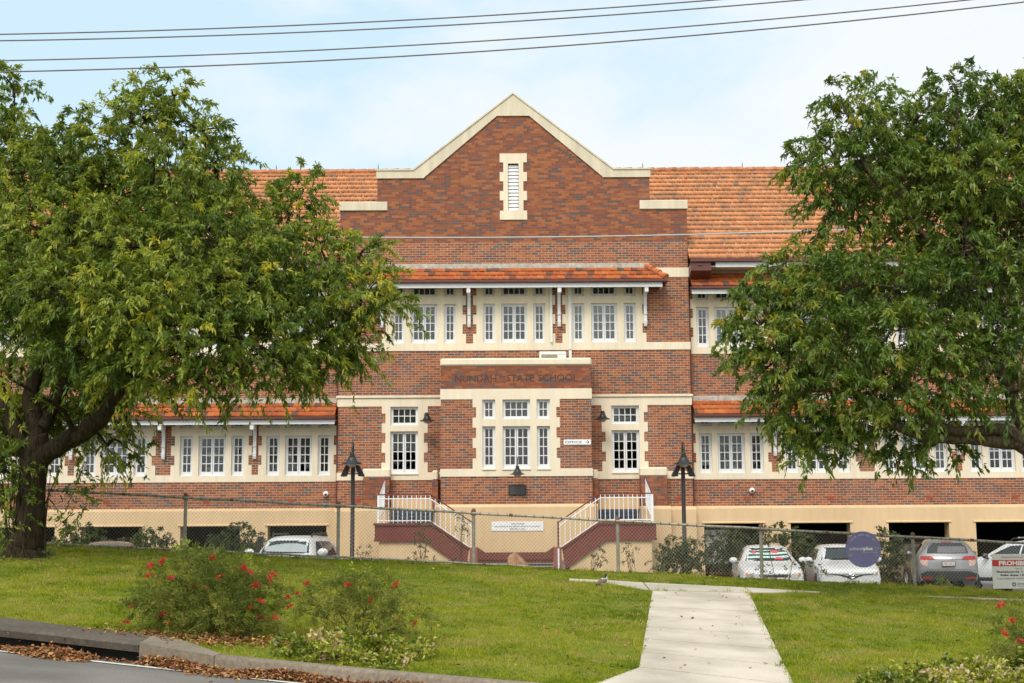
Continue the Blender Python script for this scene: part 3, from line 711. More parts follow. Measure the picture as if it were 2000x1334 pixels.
mb = MB(); mb.add([(-W1-.5, RY, RZ), (W1+.5, RY, RZ), (W1+.5, 11, 11.5), (-W1-.5, 11, 11.5)], [(0, 1, 2, 3)]); [mb.add([(s_*BH, EY+.1, EZ+.02), (s_*(W1+.4), EY+.1, EZ+.02), (s_*(W1+.4), RY, RZ-.05), (s_*BH, RY, RZ-.05)], [(0, 1, 2, 3)]) for s_ in (1, -1)]; mb.add([(-BH, .45, EZ+.80), (BH, .45, EZ+.80), (BH, RY, RZ-.05), (-BH, RY, RZ-.05)], [(0, 1, 2, 3)])
for s in (1, -1): mb.add([(s*W1, EY+.3, 11.5), (s*W1, RY, RZ-.1), (s*W1, 10.8, 11.5)], [(0, 1, 2)])
mb.build('roof_lining', M['terra'], B)
mb = MB()
x = -W1-.5
while x < W1+.5:
    mb.tube([(x, RY, RZ+.03+random.gauss(0, .006)), (x+.46, RY, RZ+.045+random.gauss(0, .006))], [.115, .13], 8); x += .44
mb.build('ridge_tile', M['tile_ridge'] if 'tile_ridge' in M else paint('ridge_tile', (.42, .17, .08), .9, .5, 5.), B)
mb = MB()
for x in (-9.4, -5.35, 5.15, 9.1, 13.2, -13.4): mb.tube([(x, RY, RZ+.1), (x, RY, RZ+.26), (x, RY, RZ+.36)], [.02, .015, .003], 6)
mb.build('ridge_spike', M['black'], B)
# eaves of the main roof
for s in (1, -1):
    x0, x1 = sorted((s*(BH+.02), s*(W1+.55)))
    mb = MB(); mb.box(x0, x1, EY-.10, EY+.03, EZ-.12, EZ+.0, .015); mb.build('gutter', M['gutter'], B)
    mb = MB(); mb.box(x0+(.9 if s > 0 else 0), x1-(0 if s > 0 else .9), EY+.031, EY+.06, EZ-.29, EZ-.02); mb.build('fascia', M['white'], B)
    mb = MB(); mb.box(x0, x1, EY+.061, W0, EZ-.27, EZ-.24); mb.build('soffit', M['soffit'], B)
    xb0, xb1 = sorted((s*(BH+.03), s*(BH+.75)))
    mb = MB(); mb.prism([(EY-.02, EZ-.13), (EY-.02, EZ-.42), (W0, EZ-.85), (W0, EZ-.13)], xb0, xb1, 'x'); mb.box(xb0+.25, xb1-.3, EY-.06, EY-.02, EZ-.24, EZ-.21); mb.build('eave_box', M['gutter'], B)
    xd = s*(BH+.045)
    mb = MB(); mb.tube([(xd, .30, EZ-.5), (xd, .28, 8.), (xd, .28, 2.75)], .045, 8); mb.build('drainpipe', M['gutter'], B, smooth=True)
# hoods over the windows
def hood(x0, x1, yw, ze, zt, over, rows, hipl, hipr, flash, gl=0):
    ye = yw-over
    o = add_roof('awning_roof', [(x0, x1, ye, ze, yw, zt, rows, .245, hipl, hipr)], M['tile_hood'])
    for s, hp in ((0, hipl), (1, hipr)):
        if hp:
            mb = MB(); xe = x1 if s else x0; d = -1 if s else 1
            mb.add([(xe, ye, ze), (xe+d*hp, yw, zt), (xe, yw, ze)], [(0, 1, 2)])
            for k in range(3):
                a, b_ = k/3, (k+1)/3+.06; P = lambda t: Vector((xe+d*hp*t, ye+over*t, ze+(zt-ze)*t+.03))
                mb.tube([P(a)+Vector((0, 0, .045)), P(b_)+Vector((0, 0, .01))], [.12, .09], 8)
            mb.build('hip_tile', M['tile_ridge2'], o)
    mb = MB(); mb.box(x0+hipl-.1, x1-hipr+.1, yw-.035, yw-.001, zt-.03, zt+flash, .008); mb.build('flashing', M['cement'], B)
    mb = MB(); mb.box(x0-.04, x1+.04, ye-.09, ye+.03, ze-.11, ze-.005, .02)
    for s, hp in ((0, hipl), (1, hipr)):
        if hp: xe = x1 if s else x0; mb.box(xe-.04, xe+.04, ye+.031, yw-.03, ze-.11, ze-.005, .015)
    mb.build('gutter', M['gutter'], B)
    mb = MB(); fx0, fx1 = x0+(.14 if hipl else 0), x1-(.14 if hipr else 0)
    mb.box(fx0, fx1, ye+.031, ye+.07, ze-.27, ze-.09)
    for s, hp in ((0, hipl), (1, hipr)):
        if hp: xe = fx1-.04 if s else fx0; mb.box(xe, xe+.04, ye+.071, yw-.03, ze-.27, ze-.09)
    mb.build('fascia', M['white'], B)
    mb = MB(); mb.box(fx0+.01, fx1-.01, ye+.071, yw-.03, ze-.12, ze-.10); mb.build('soffit', M['soffit'], B)
    return o
M['tile_ridge2'] = paint('hip_cap_tile', (.44, .13, .04), .85, .4, 6.)
hood(-5.44, 5.36, 0, 10.68, 11.25, .80, 3, .62, .62, .16)
for s in (1, -1):
    x0, x1 = sorted((s*(BH+.08), s*W1))
    hood(x0, x1, W0, 5.945, 6.50, .80, 3, 0, 0, .17); hood(x0, x1, W0, 10.49, 11.10, .80, 3, 0, 0, .12)
def bracket(x, yw, z0, z1, over):
    mb = MB(); h = z1-z0
    mb.prism([(0, z0), (-.09, z0+.02), (-.12, z0+.12), (-.09, z0+.2), (-.10, z0+.5*h), (-.16, z0+.72*h), (-.32, z0+.86*h), (-over+.14, z1-.16), (-over+.1, z1-.02), (-over+.1, z1), (0, z1)], x-.055, x+.055, 'x')
    mb.box(x-.062, x+.062, -.13, -.03, z0+.16, z0+.22); mb.box(x-.062, x+.062, -.13, -.03, z0+.44, z0+.48); mb.box(x-.07, x+.07, -over+.08, -over+.2, z1-.34, z1-.1, .02)
    return mb.build('bracket', M['white'], B, loc=(0, yw-.002, 0))
for x in (-4.70, -1.60, 1.60, 4.66): bracket(x, -.026, 9.10, 10.565, .80)
for s in (1, -1):
    for x in (9.20, 12.43, 15.70, 18.93, 22.2):
        bracket(s*x, W0-.021, 4.50, 5.83, .80); bracket(s*x, W0-.021, 8.98, 10.37, .80)
# air bricks, conduits
mb = MB()
for x, y in ((5.62, 0), (-5.62, 0), (8.05, W0), (11.0, W0), (14.5, W0), (17.5, W0), (-8.0, W0), (-11.0, W0), (-14.5, W0)):
    mb.box(x, x+.22, y-.008, y+.001, 2.94, 3.10)
    for i in range(5):
        mb.box(x+.015+i*.042, x+.03+i*.042, y-.02, y-.0081, 2.95, 3.09)
mb.build('air_brick', M['terra'], B)
mb = MB(); mb.box(1.28, 1.36, -.10, -.028, 8.55, 10.6); mb.box(1.29, 1.32, -.06, -.028, 8.28, 8.55); mb.box(1.93, 2.03, -.09, -.028, 8.3, 10.6); mb.box(1.93, 2.03, -.06, -.003, 7.4, 8.32)
mb.build('conduit', M['ac'], B)
# ---------------------------------------------------------------- things on and in front of the building (world coordinates)
BXC = .08
def lamp_shade(mb, mb2, c, k=1.):
    """black bell shade hanging at c (its neck), with a pale lens below"""
    x, y, z = c
    mb.lathe([(0, .0), (.055*k, .0), (.062*k, -.015*k), (.062*k, -.09*k), (.085*k, -.10*k), (.085*k, -.13*k), (.105*k, -.15*k), (.125*k, -.20*k), (.165*k, -.255*k), (.27*k, -.30*k), (.28*k, -.312*k), (.26*k, -.31*k), (.15*k, -.268*k), (.10*k, -.2*k)], c, 24)
    mb2.lathe([(.13*k, -.285*k), (.15*k, -.31*k), (.12*k, -.36*k), (.07*k, -.395*k), (0, -.405*k)], c, 16)
def wall_lamp(name_label, c, arm, rose):
    o = empty('wall_lamp', rose, name_label, 'wall lamp', 'black bell-shaped wall lamps on the school front')
    P = lambda p: Vector(p)-Vector(rose)
    mb, ml = MB(), MB(); lamp_shade(mb, ml, P(c), .95); mb.build('lamp_shade', M['black'], o, smooth=True); ml.build('lens', M['lens'], o, smooth=True)
    mb = MB(); mb.tube([P(p) for p in arm], .020, 8); mb.build('arm', M['black'], o, smooth=True)
wall_lamp('black bell lamp on an arm from the left side of the entrance bay', (-3.02+.05, 49.35, 6.03), [(-2.56, 49.35, 5.97), (-2.75, 49.35, 5.97), (-2.97, 49.35, 5.99)], (-2.56, 49.35, 5.97))
wall_lamp('black bell lamp on an arm from the right side of the entrance bay', (3.14, 49.35, 6.06), [(2.64, 49.35, 6.0), (2.85, 49.35, 6.0), (3.14, 49.35, 6.02)], (2.64, 49.35, 6.0))
wall_lamp('black bell lamp hanging from a hooked stem above the bronze plaque', (.16, 48.30, 4.12), [(.16, 48.79, 3.95), (.16, 48.70, 4.05), (.16, 48.64, 4.3), (.16, 48.55, 4.40), (.16, 48.42, 4.42), (.16, 48.33, 4.34), (.16, 48.30, 4.10)], (.16, 48.79, 3.95))
# OFFICE sign
o = empty('office_sign', (2.22, 48.78, 4.85), 'small white OFFICE sign with an arrow, on the bay brickwork', 'sign')
mb = MB(); mb.box(-.465, .465, -.012, .015, 0, .178, .003); mb.build('panel', M['signbright'], o)
mb = MB(); put_text(mb, 'OFFICE', -.42, -.016, .052, .108, .57, 'L'); mb.build('lettering', M['ink'], o, fix=False)
mb = MB(); mb.add([(a, -.016, b_) for a, b_ in ((.27, .082), (.41, .082), (.41, .096), (.27, .096))], [(0, 1, 2, 3)])
for s in (1, -1): mb.add([(a, -.0165, .089+s*b_) for a, b_ in ((.415, 0), (.35, .065), (.335, .055), (.395, -.006))], [(0, 1, 2, 3)])
mb.build('arrow', M['ink'], o, fix=False)
# plaques
o = empty('bronze_plaque', (.155, 48.795, 3.14), 'dark bronze plaque on brick under the hooked wall lamp', 'plaque')
mb = MB(); mb.box(-.30, .30, -.03, .004, 0, .35, .008); mb.build('tablet', M['bronze'], o)
mb = MB(); slab(mb, [(-.30, .30, 0, .35)], [(-.27, .27, .03, .32)], -.042, -.031); mb.build('border', M['black'], o)
o = empty('memorial_plaque', (.15, 48.695, 1.93), 'white plaque with three lines of lettering on the tan base wall', 'plaque')
mb = MB(); mb.box(-.88, .88, -.015, .004, 0, .315, .004); mb.build('panel', M['signbright'], o)
mb = MB(); put_text(mb, 'THIS STONE', 0, -.0175, .215, .062, .46, bold=.0015); put_text(mb, 'WAS THE STEP OF THE ORIGINAL NUNDAH STATE SCHOOL', 0, -.0175, .130, .058, 1.56, bold=.0015); put_text(mb, 'ERECTED IN 1866', 0, -.0175, .045, .060, .5, bold=.0015)
mb.build('lettering', M['ink2'], o, fix=False)
# air conditioner and a flat cover behind the bay parapet
o = empty('air_conditioner', (1.42, 49.25, 7.36), 'cream outdoor air conditioner unit behind the bay parapet', 'air conditioner')
mb = MB(); mb.box(-.47, .47, 0, .34, .04, .78, .02); mb.build('casing', M['ac'], o)
mb = MB()
mb.box(-.40, .16, -.012, -.001, .12, .68)
for k in range(14): mb.box(-.39, .15, -.022, -.0125, .14+k*.038, .152+k*.038)
mb.lathe([(.23, -.024), (.245, -.03), (.26, -.024)], (-.12, 0, .40), 28, 'y'); mb.build('fan_grille', M['grille'], o)
mb = MB(); put_text(mb, 'Panasonic', .31, -.003, .66, .05, .2); mb.build('lettering', M['ink'], o, fix=False)
o = empty('roof_cover', (-.98, 49.3, 7.36), 'flat white cover showing above the left of the bay parapet', 'cover')
mb = MB(); mb.box(-.42, .42, 0, .5, .0, .5); mb.box(-.45, .45, -.03, .53, .50, .555, .01); mb.build('lid', M['white'], o)
# cameras
for lab, (px, py, Y) in (('white dome camera on brick left of the centre block', (637, 965, 50.42)), ('white dome camera on brick right of the centre block', (1468, 958, 50.42))):
    p = at(px, py, Y); o = empty('security_camera', p, lab, 'camera', 'dome cameras on the brick wings')
    mb = MB(); mb.lathe([(0, -.17), (.06, -.16), (.095, -.12), (.10, -.06), (.085, -.03), (.085, 0)], (0, 0, 0), 16, 'y'); mb.build('housing', M['white2'], o, smooth=True)
    mb = MB(); mb.lathe([(0, -.185), (.03, -.18), (.045, -.165), (.05, -.15)], (0, 0, -.02), 12, 'y'); mb.build('lens', M['black'], o, smooth=True)
# ---- entry stairs, one each side of the bay
def stair(s, label):
    o = empty('entry_stair', (BXC+s*3.2, 47, 0), label, 'staircase', 'twin entry stairs')
    ox = 3.2
    def X(x): return s*(x-ox)
    def prism(mb, poly, y0, y1): mb.prism([(X(a), b_) for a, b_ in poly], y0, y1)
    st = [(2.77, 2.19), (1.52, 1.36), (1.38, 1.36), (1.38, .55), (1.62, .70), (2.97, 1.60), (4.61, 1.60), (4.61, 2.19)]
    mb = MB(); prism(mb, [(2.77, 2.19), (1.52, 1.36), (1.62, .70), (2.97, 1.60)], -.02, .12); prism(mb, [(2.77, 2.19), (2.97, 1.60), (4.61, 1.60), (4.61, 2.19)], -.02, 2.7)
    prism(mb, [(2.74, 2.21), (1.50, 1.39), (1.50, 1.31), (2.74, 2.13)], -.07, .17); mb.box(*sorted((X(2.74), X(4.65))), -.07, 2.72, 2.12, 2.20)
    prism(mb, [(2.95, 1.68), (1.62, .79), (1.62, .69), (2.97, 1.60)], -.045, -.021); mb.box(*sorted((X(2.95), X(4.63))), -.045, -.021, 1.60, 1.68)
    mb.build('stringer', M['maroon'], o)
    mb = MB()
    for k in range(7):
        a = 1.55+k*.18; z = .95+k*.177; mb.box(*sorted((X(a), X(a+.181))), .121, 1.6, .2, z)
    mb.build('step', M['cement'], o)
    mb = MB(); prism(mb, [(1.75, -.2), (1.75, .775), (2.975, 1.595), (4.47, 1.595), (4.47, -.2)], .05, 1.7); mb.build('base_wall', M['tan'], o)
    mb = MB(); mb.box(*sorted((X(1.24), X(1.50))), -.06, .2, .0, 1.40, .02); mb.build('newel', M['maroon2'], o)
    rail = MB(); top = MB()
    def bal(p, q): rail.tube([p, q], .0135, 6)
    n = 11
    for k in range(n+1):
        x = 2.80+k*(4.46-2.80)/n; bal((X(x), .02, 2.2), (X(x), .02, 3.10))
    for k in range(1, 9):
        x = 2.80-k*.168; z = 3.10-k*.168*.665; bal((X(x), .02, z-.9), (X(x), .02, z))
    rail.tube([(X(4.46), .02, 2.27), (X(2.80), .02, 2.27), (X(1.42), .02, 1.35)], .018, 6); rail.tube([(X(4.46), .02, 2.99), (X(2.80), .02, 2.99), (X(1.42), .02, 2.07)], .018, 6)
    for k in range(9):   # return rail at the outer end, climbing towards the building
        y = .1+k*.27; bal((X(4.50), y, 2.2+k*.075), (X(4.50), y, 3.1+k*.075))
    for z in (2.27, 2.99): rail.tube([(X(4.5), .02, z), (X(4.5), 2.35, z+.65)], .018, 6)
    rail.box(*sorted((X(4.47), X(4.53))), -.02, .04, 2.15, 3.1); rail.box(*sorted((X(1.375), X(1.425))), -.10, -.061, .55, 1.35)
    rail.build('railing', M['white2'], o)
    top.tube([(X(4.5), 2.35, 3.78), (X(4.5), .02, 3.13), (X(4.46), .02, 3.13), (X(2.80), .02, 3.13), (X(1.42), .02, 2.21), (X(1.36), .02, 2.21)], .022, 6)
    top.tube([(X(1.40), .02, 1.35), (X(1.40), .02, 2.21)], .032, 6); top.tube([(X(2.72), 1.5, 2.2), (X(2.72), 1.5, 3.1)], .035, 6); top.tube([(X(4.35), 2.2, 2.2), (X(4.35), 2.2, 3.3)], .035, 6)
    top.build('handrail', M['maroon'], o)
stair(-1, 'maroon and white railed stair climbing left to a landing, left of the memorial plaque')
stair(1, 'maroon and white railed stair climbing right to a landing, right of the memorial plaque')
o = empty('basement_gate', (BXC, 48.0, 0), 'low maroon beam with navy louvred gate below, between the two stairs', 'gate')
mb = MB(); mb.prism([(-1.30, 1.42), (-1.02, 1.22), (1.02, 1.22), (1.30, 1.42), (1.30, .98), (-1.30, .98)], -.1, .1); mb.prism([(-1.3, .98), (1.3, .98), (1.3, .90), (-1.3, .90)], -.06, .1); mb.build('beam', M['maroon'], o)
mb = MB(); mb.box(-1.25, 1.25, .0, .05, .86, .899); mb.build('rail', M['galv'], o)
mb = MB()
for k in range(7): mb.prism([(-.01, .1+k*.11), (.05, .16+k*.11), (.05, .18+k*.11), (-.01, .12+k*.11)], -1.25, 1.25, 'x')
mb.build('louvre', M['navy'], o)
# sandstone rock in front of the gate
p = at(1018, 1105, 31.75); o = empty('rock', (p.x, 31.75, .80), 'rough orange sandstone rock behind the fence below the memorial plaque', 'rock')
bm = bmesh.new(); bmesh.ops.create_icosphere(bm, subdivisions=4, radius=1)
from mathutils import noise as mnoise
for v in bm.verts:
    c = v.co.copy(); n = mnoise.noise(c*1.3)*.25+mnoise.noise(c*4)*.08
    sg = lambda q: math.copysign(abs(q)**.55, q)
    v.co = Vector((sg(c.x)*.30, sg(c.y)*.26, sg(c.z)*.42))*(1+n*.9)
    v.co.z -= max(0, v.co.x+.10)*.85*(1 if v.co.z > 0 else .2)
me = bpy.data.meshes.new('stone'); bm.to_mesh(me); bm.free(); me.materials.append(M['rock']); ro = bpy.data.objects.new('stone', me); link(ro, o); ro.location.z = .15
# ---- lamp posts in the car park
def lamp_post(px, label, Y=43.0):
    base = at(px, 1060, Y); x = base.x; o = empty('lamp_post', (x, Y, .012), label, 'lamp post', 'black gooseneck lamp posts')
    zt = at(px, 905, Y).z
    mb = MB(); mb.lathe([(.0, 0), (.16, 0), (.16, .04), (.125, .09), (.11, .14), (.11, .78), (.12, .80), (.12, .86), (.066, .93), (.060, zt), (.0, zt+.02)], (0, 0, 0), 16); mb.build('pole', M['black'], o, smooth=True)
    z1 = at(px, 864, Y).z; mb = MB(); pts = [(0, .03, zt-.1), (0, .03, z1-.28)]+[(0, .03-.14*(1-math.cos(a))*1.0, z1-.28+.26*math.sin(a)) for a in (.5, 1., 1.57, 2.2, 2.8)]+[(0, -.25, z1-.34), (0, -.25, z1-.45)]
    mb.tube(pts, .032, 10); mb.build('gooseneck', M['black'], o, smooth=True)
    mb, ml = MB(), MB(); lamp_shade(mb, ml, (0, -.25, at(px, 889, Y).z+.06), 1.12); mb.build('lamp_shade', M['black'], o, smooth=True); ml.build('lens', M['lens'], o, smooth=True)
    zf = at(px, 921, Y).z
    mb = MB(); mb.tube([(-.17, 0, zf-.08), (.17, 0, zf-.08)], .02, 6); mb.build('crossarm', M['black'], o)
    for s in (1, -1):
        mb = MB(); mb.prism([(s*.07, zf+.17), (s*.20, zf+.17), (s*.345, zf-.12), (s*.33, zf-.165), (s*.19, zf-.155), (s*.17, zf-.10)], -.16, .12); mb.prism([(s*.165, zf-.157), (s*.345, zf-.170), (s*.35, zf-.13), (s*.17, zf-.115)], -.175, -.161)
        mb.build('floodlight', M['black'], o)
lamp_post(688, 'tall black lamp post with hooked lamp and two floodlights, left of the stairs')
lamp_post(1337, 'tall black lamp post with hooked lamp and two floodlights, right of the stairs')
# low maroon wall in the car park
o = empty('garden_wall', (10, 46.4, 0), 'low maroon painted garden wall along the car park by the white cars', 'wall')
mb = MB(); mb.box(-3.6, 2.3, 0, .25, 0, .50, .01); mb.build('wall', M['maroon'], o); mb = MB(); mb.box(-3.65, 2.35, -.04, .29, .501, .56, .01); mb.build('coping', M['maroon2'], o)
# ---------------------------------------------------------------- chain-link fence
FY = 31.0
def rail_z(x): return 2.20-.0595*x
def base_z(x): return gz(x, FY)+.03
fence = empty('chain_link_fence', (0, FY, gz(0, FY)), 'long galvanised chain-link fence with pipe rails across the top of the lawn', 'fence')
fz = fence.location.z; X0, X1 = -17.2, 14.5
posts = [at(px, 1060, FY).x for px in (60, 360, 660, 925, 1207, 1487, 1784, 2085)]+[-13.5, -16.8, 14.4]
for x in posts:
    mb = MB(); zt = rail_z(x)+.045-fz; mb.tube([(x, .035, base_z(x)-.3-fz), (x, .035, zt)], .038, 10); mb.build('post', M['galv'], fence, smooth=True)
    mb = MB(); mb.lathe([(.048, zt-.04), (.050, zt+.0), (.044, zt+.035), (.02, zt+.055), (0, zt+.06)], (x, .035, 0), 12); mb.box(x-.05, x+.05, -.03, .08, zt-.09, zt-.045, .008); mb.build('post_cap', M['rust'], fence, smooth=True)
for nm, zf, r in (('top_rail', rail_z, .027), ('bottom_rail', lambda x: base_z(x)+.0, .022)):
    mb = MB(); n = 40; xe = X1 if nm == 'top_rail' else .3
    mb.tube([(X0+(xe-X0)*i/n, -.005, zf(X0+(xe-X0)*i/n)-fz+.008*math.sin(i*2.3)) for i in range(n+1)], r, 10)
    mb.cur = 1; x = X0+.1
    while x < xe-.1:
        z = zf(x)-fz; mb.tube([(x, -.005, z), (x+.016, -.005, z-.001)], r+.006, 10)
        if random.random() < .07: mb.tube([(x+.05, -.005, z), (x+.13, -.005, z-.005)], r+.007, 10)
        x += .195
    mb.build(nm, [M['galv'], M['rust']], fence, smooth=True)
mb = MB(); sp_ = .076
x = X0-1.4; rw = .0027
while x < X1+1.4:
    for s in (1, -1):
        # clip the diagonal between the ground line and the rail
        pts = []
        zb = base_z(x)-fz; dz = 1.06
        t1 = (rail_z(x)-base_z(x))/(dz+s*.0595-0*s)
        xa, xb = x, x+s*t1
        za, zb2 = base_z(xa)-fz+.0, rail_z(xb)-fz-.02
        if max(xa, xb) < X0 or min(xa, xb) > X1: continue
        if xb < X0 or xb > X1 or xa < X0 or xa > X1: continue
        mb.tube([(xa, -.030-.004*s, za), (xb, -.030-.004*s, zb2)], rw, 3, cap=False)
    x += sp_
tag(mb.build('wire_mesh', M['wire'], fence), kind=None)
# signs hung on the fence
p = at(1686, 1073, FY-.07); o = empty('round_sign', p, 'round navy sign with pale lettering hung on the fence before a white hatchback', 'sign')
mb = MB(); mb.lathe([(0, 0), (.385, 0), (.385, .008), (0, .008)], (0, 0, 0), 64, 'y'); mb.build('disc', M['signnavy'], o)
def arc_text(mbs, s, r, a0, a1, size, pick, top=True):
    n = len(s)
    for i, ch in enumerate(s):
        if ch == ' ': continue
        a = a0+(a1-a0)*i/(n-1); vs, fs = text_geo(ch, size)
        px, pz = r*math.cos(a), r*math.sin(a); rot = a-math.pi/2 if top else a+math.pi/2
        c, s_ = math.cos(rot), math.sin(rot); mbs[pick(i, ch)].add([(px+u*c-w*s_, -.003, pz+u*s_+w*c) for u, _, w in vs], fs)
mc, mbl = MB(), MB()
arc_text((mc, mbl), 'Outside School Hours Care', .300, R(146), R(38), .050, lambda i, ch: 1 if ch.isupper() else 0)
arc_text((mc, mbl), 'www.schoolplus.com.au', .335, R(229), R(307), .030, lambda i, ch: 1, False)
put_text(mc, 'school', -.295, -.003, -.015, .098, .29, 'L'); put_text(mc, 'plus', .005, -.003, -.015, .100, .20, 'L', .004)
put_text(mc, 'a state for every child to grow', .15, -.003, -.068, .022, .33)
mbl.add([(-.297, -.003, -.034), (-.25, -.003, -.034), (-.25, -.003, -.026), (-.297, -.003, -.026)], [(0, 1, 2, 3)])
mc.build('lettering', M['cream_ink'], o, fix=False); mbl.build('blue_lettering', M['skyink'], o, fix=False)
def plus(mb, x, z, s): mb.add([(x+a*s, -.003, z+b_*s) for a, b_ in ((0, 1), (.3, .3), (1, 0), (.3, -.3), (0, -1), (-.3, -.3), (-1, 0), (-.3, .3))], [tuple(range(8))])
mb = MB(); plus(mb, .262, .035, .026); mb.build('blue_mark', M['skyink'], o, fix=False)
mb = MB(); plus(mb, .312, .018, .024); mb.tube([(-.28+.045*math.cos(a), -.002, -.10+.045*math.sin(a)) for a in (3.0, 3.6, 4.2, 4.8, 5.4, 6.0, 6.5)], .006, 5); mb.tube([(-.275+.02*math.cos(a), -.002, -.098+.02*math.sin(a)) for a in (2.6, 3.4, 4.4, 5.4)], .005, 5); mb.build('yellow_mark', M['gold'], o, fix=False)
mb = MB(); plus(mb, .262, -.02, .024)
for k in range(3): mb.tube([(.265+.02*(k % 2), -.002, -.10-.022*k), (.29+.01*k, -.002, -.095-.02*k)], .005, 5)
mb.build('lime_mark', M['lime'], o, fix=False)
mb = MB(); plus(mb, -.285, .185, .018)
for k in range(3): mb.tube([(.26+.02*k, -.002, .13+.03*(k % 2)), (.262+.02*k, -.002, .16+.02*(k % 2))], .004, 5)
mb.tube([(-.285, -.002, .15), (-.245, -.002, .152)], .004, 5); mb.build('pink_mark', M['pinkink'], o, fix=False)
p = at(1940, 1150, FY-.07); o = empty('prohibited_sign', p, 'grey PROHIBITED notice with a red band on the fence at the right edge', 'sign')
w, h = 1.12, .735
mb = MB(); mb.box(0, w, 0, .012, 0, h, .004); mb.build('panel', M['signwhite'], o)
mb = MB(); mb.add([(.004, -.004, h-.258), (w-.004, -.004, h-.258), (w-.004, -.004, h-.125), (.004, -.004, h-.125)], [(0, 1, 2, 3)]); put_text(mb, 'Department of Education', .21, -.004, h-.083, .060, .78, 'L'); mb.build('red_band', M['redink'], o, fix=False)
mb = MB(); put_text(mb, 'PROHIBITED', .145, -.008, h-.237, .130, .84, 'L', .005); mb.build('lettering', M['signbright'], o, fix=False)
mb = MB(); put_text(mb, 'Skateboards \u25aa Bicycles', .085, -.004, h-.395, .060, .92, 'L', .0015); put_text(mb, 'Roller skates \u25aa Rollerblades', .175, -.004, h-.465, .060, .82, 'L', .0015); mb.build('black_lettering', M['ink'], o, fix=False)
mb = MB(); put_text(mb, 'Use of', .56, -.004, h-.325, .056); put_text(mb, 'is prohibited within the school', .10, -.004, h-.535, .056, .92, 'L'); put_text(mb, 'Queensland', .52, -.004, .09, .05, .3, 'L', .001); put_text(mb, 'Government', .52, -.004, .045, .04, .26, 'L')
mb.lathe([(.02, -.003), (.045, -.003)], (.45, 0, .09), 8, 'y'); mb.tube([(.41, -.002, .13), (.45, -.002, .11), (.49, -.002, .13)], .006, 4); mb.tube([(.42, -.002, .05), (.45, -.002, .06), (.48, -.002, .05)], .006, 4)
mb.build('grey_lettering', M['ink2'], o, fix=False)
# ---------------------------------------------------------------- overhead wires
def wire(name, pts, Y, r, m, label, cat, ext):
    a, b_, c = [at(px, py, Y) for px, py in pts]
    A = np.array([[q.x**2, q.x, 1] for q in (a, b_, c)]); k = np.linalg.solve(A, np.array([q.z for q in (a, b_, c)]))
    mb = MB(); xs = np.linspace(ext[0], ext[1], 60); mb.tube([(x, Y, k[0]*x*x+k[1]*x+k[2]) for x in xs], r, 6)
    o = mb.build(name, m, None, smooth=True); tag(o, label, cat, 'power lines over the lawn' if cat == 'power line' else None)
wire('power_line', [(0, 67), (1000, 27.5), (1395, 0)], 20.0, .0105, M['cable'], 'topmost of the four power lines crossing the sky', 'power line', (-11, 11))
wire('power_line', [(0, 79.5), (1000, 42), (1565, 0)], 20.0, .0105, M['cable'], 'second from top of the four power lines crossing the sky', 'power line', (-11, 11))
wire('power_line', [(0, 118.5), (1000, 76.5), (1890, 0)], 20.6, .0105, M['cable'], 'third from top of the four power lines crossing the sky', 'power line', (-11, 11))
wire('power_line', [(0, 140.5), (1000, 96.5), (2000, 4)], 20.6, .011, M['cable'], 'lowest of the four power lines, skimming the left treetop', 'power line', (-11, 11))
wire('service_cable', [(658, 463), (1000, 463.5), (1680, 447)], 46.0, .022, M['cable2'], 'grey service cable strung across the brick gable', 'cable', (-14, 18))
# ---------------------------------------------------------------- cars
def car_paint(name, col, metal=0., rough=.28):
    m, nt, b = mat(name); tc = nd(nt, 'ShaderNodeTexCoord'); no = nd(nt, 'ShaderNodeTexNoise', Scale=2.5, Detail=7.); ln(nt, tc.outputs['Object'], no.inputs['Vector'])
    r = ramp(nt, [(.35, tuple(c*.86 for c in col)), (.65, col)]); ln(nt, no.outputs['Fac'], r.inputs['Fac']); ln(nt, r.outputs['Color'], b.inputs['Base Color'])
    b.inputs['Roughness'].default_value = rough; b.inputs['Metallic'].default_value = metal; b.inputs['Coat Weight'].default_value = .6; b.inputs['Coat Roughness'].default_value = .06
    return m
M['c_white'] = car_paint('white_car_paint', (.68, .67, .655)); M['c_silver'] = car_paint('silver_car_paint', (.255, .25, .247), .45, .36); M['c_black'] = car_paint('dark_car_paint', (.030, .028, .027)); M['c_brown'] = car_paint('brown_car_paint', (.20, .14, .105), .3, .4)
M['c_glass'] = paint('car_glass', (.018, .020, .020), .06, .2, 2., spec=.5)
M['c_glass2'] = paint('pale_windscreen', (.34, .37, .36), .1, .15, 1.5)  # pale panel laid over the dark windscreen
M['c_trim'] = paint('black_plastic', (.02, .02, .02), .5, .2, 8.); M['tyre'] = paint('tyre_rubber', (.015, .015, .015), .85, .2, 10.)
M['rim'] = paint('alloy_rim', (.45, .45, .45), .3, .1, 5., metal=.6); M['chrome'] = paint('chrome', (.65, .65, .65), .15, .05, 3., metal=.9)
M['lamp_clear'] = paint('headlight_glass', (.50, .49, .46), .08, .35, 20.); M['lamp_red'] = paint('tail_light_red', (.36, .012, .010), .12, .25, 20.); M['lamp_orange'] = paint('indicator_orange', (.62, .20, .03), .2, .15, 10.); M['lamp_pink'] = paint('reverse_lamp', (.55, .36, .30), .15, .25, 20.)
M['plate'] = paint('plate_white', (.62, .54, .53), .5, .04, 5.); M['plate_ink'] = paint('plate_maroon', (.25, .05, .06), .5, .1, 5.)
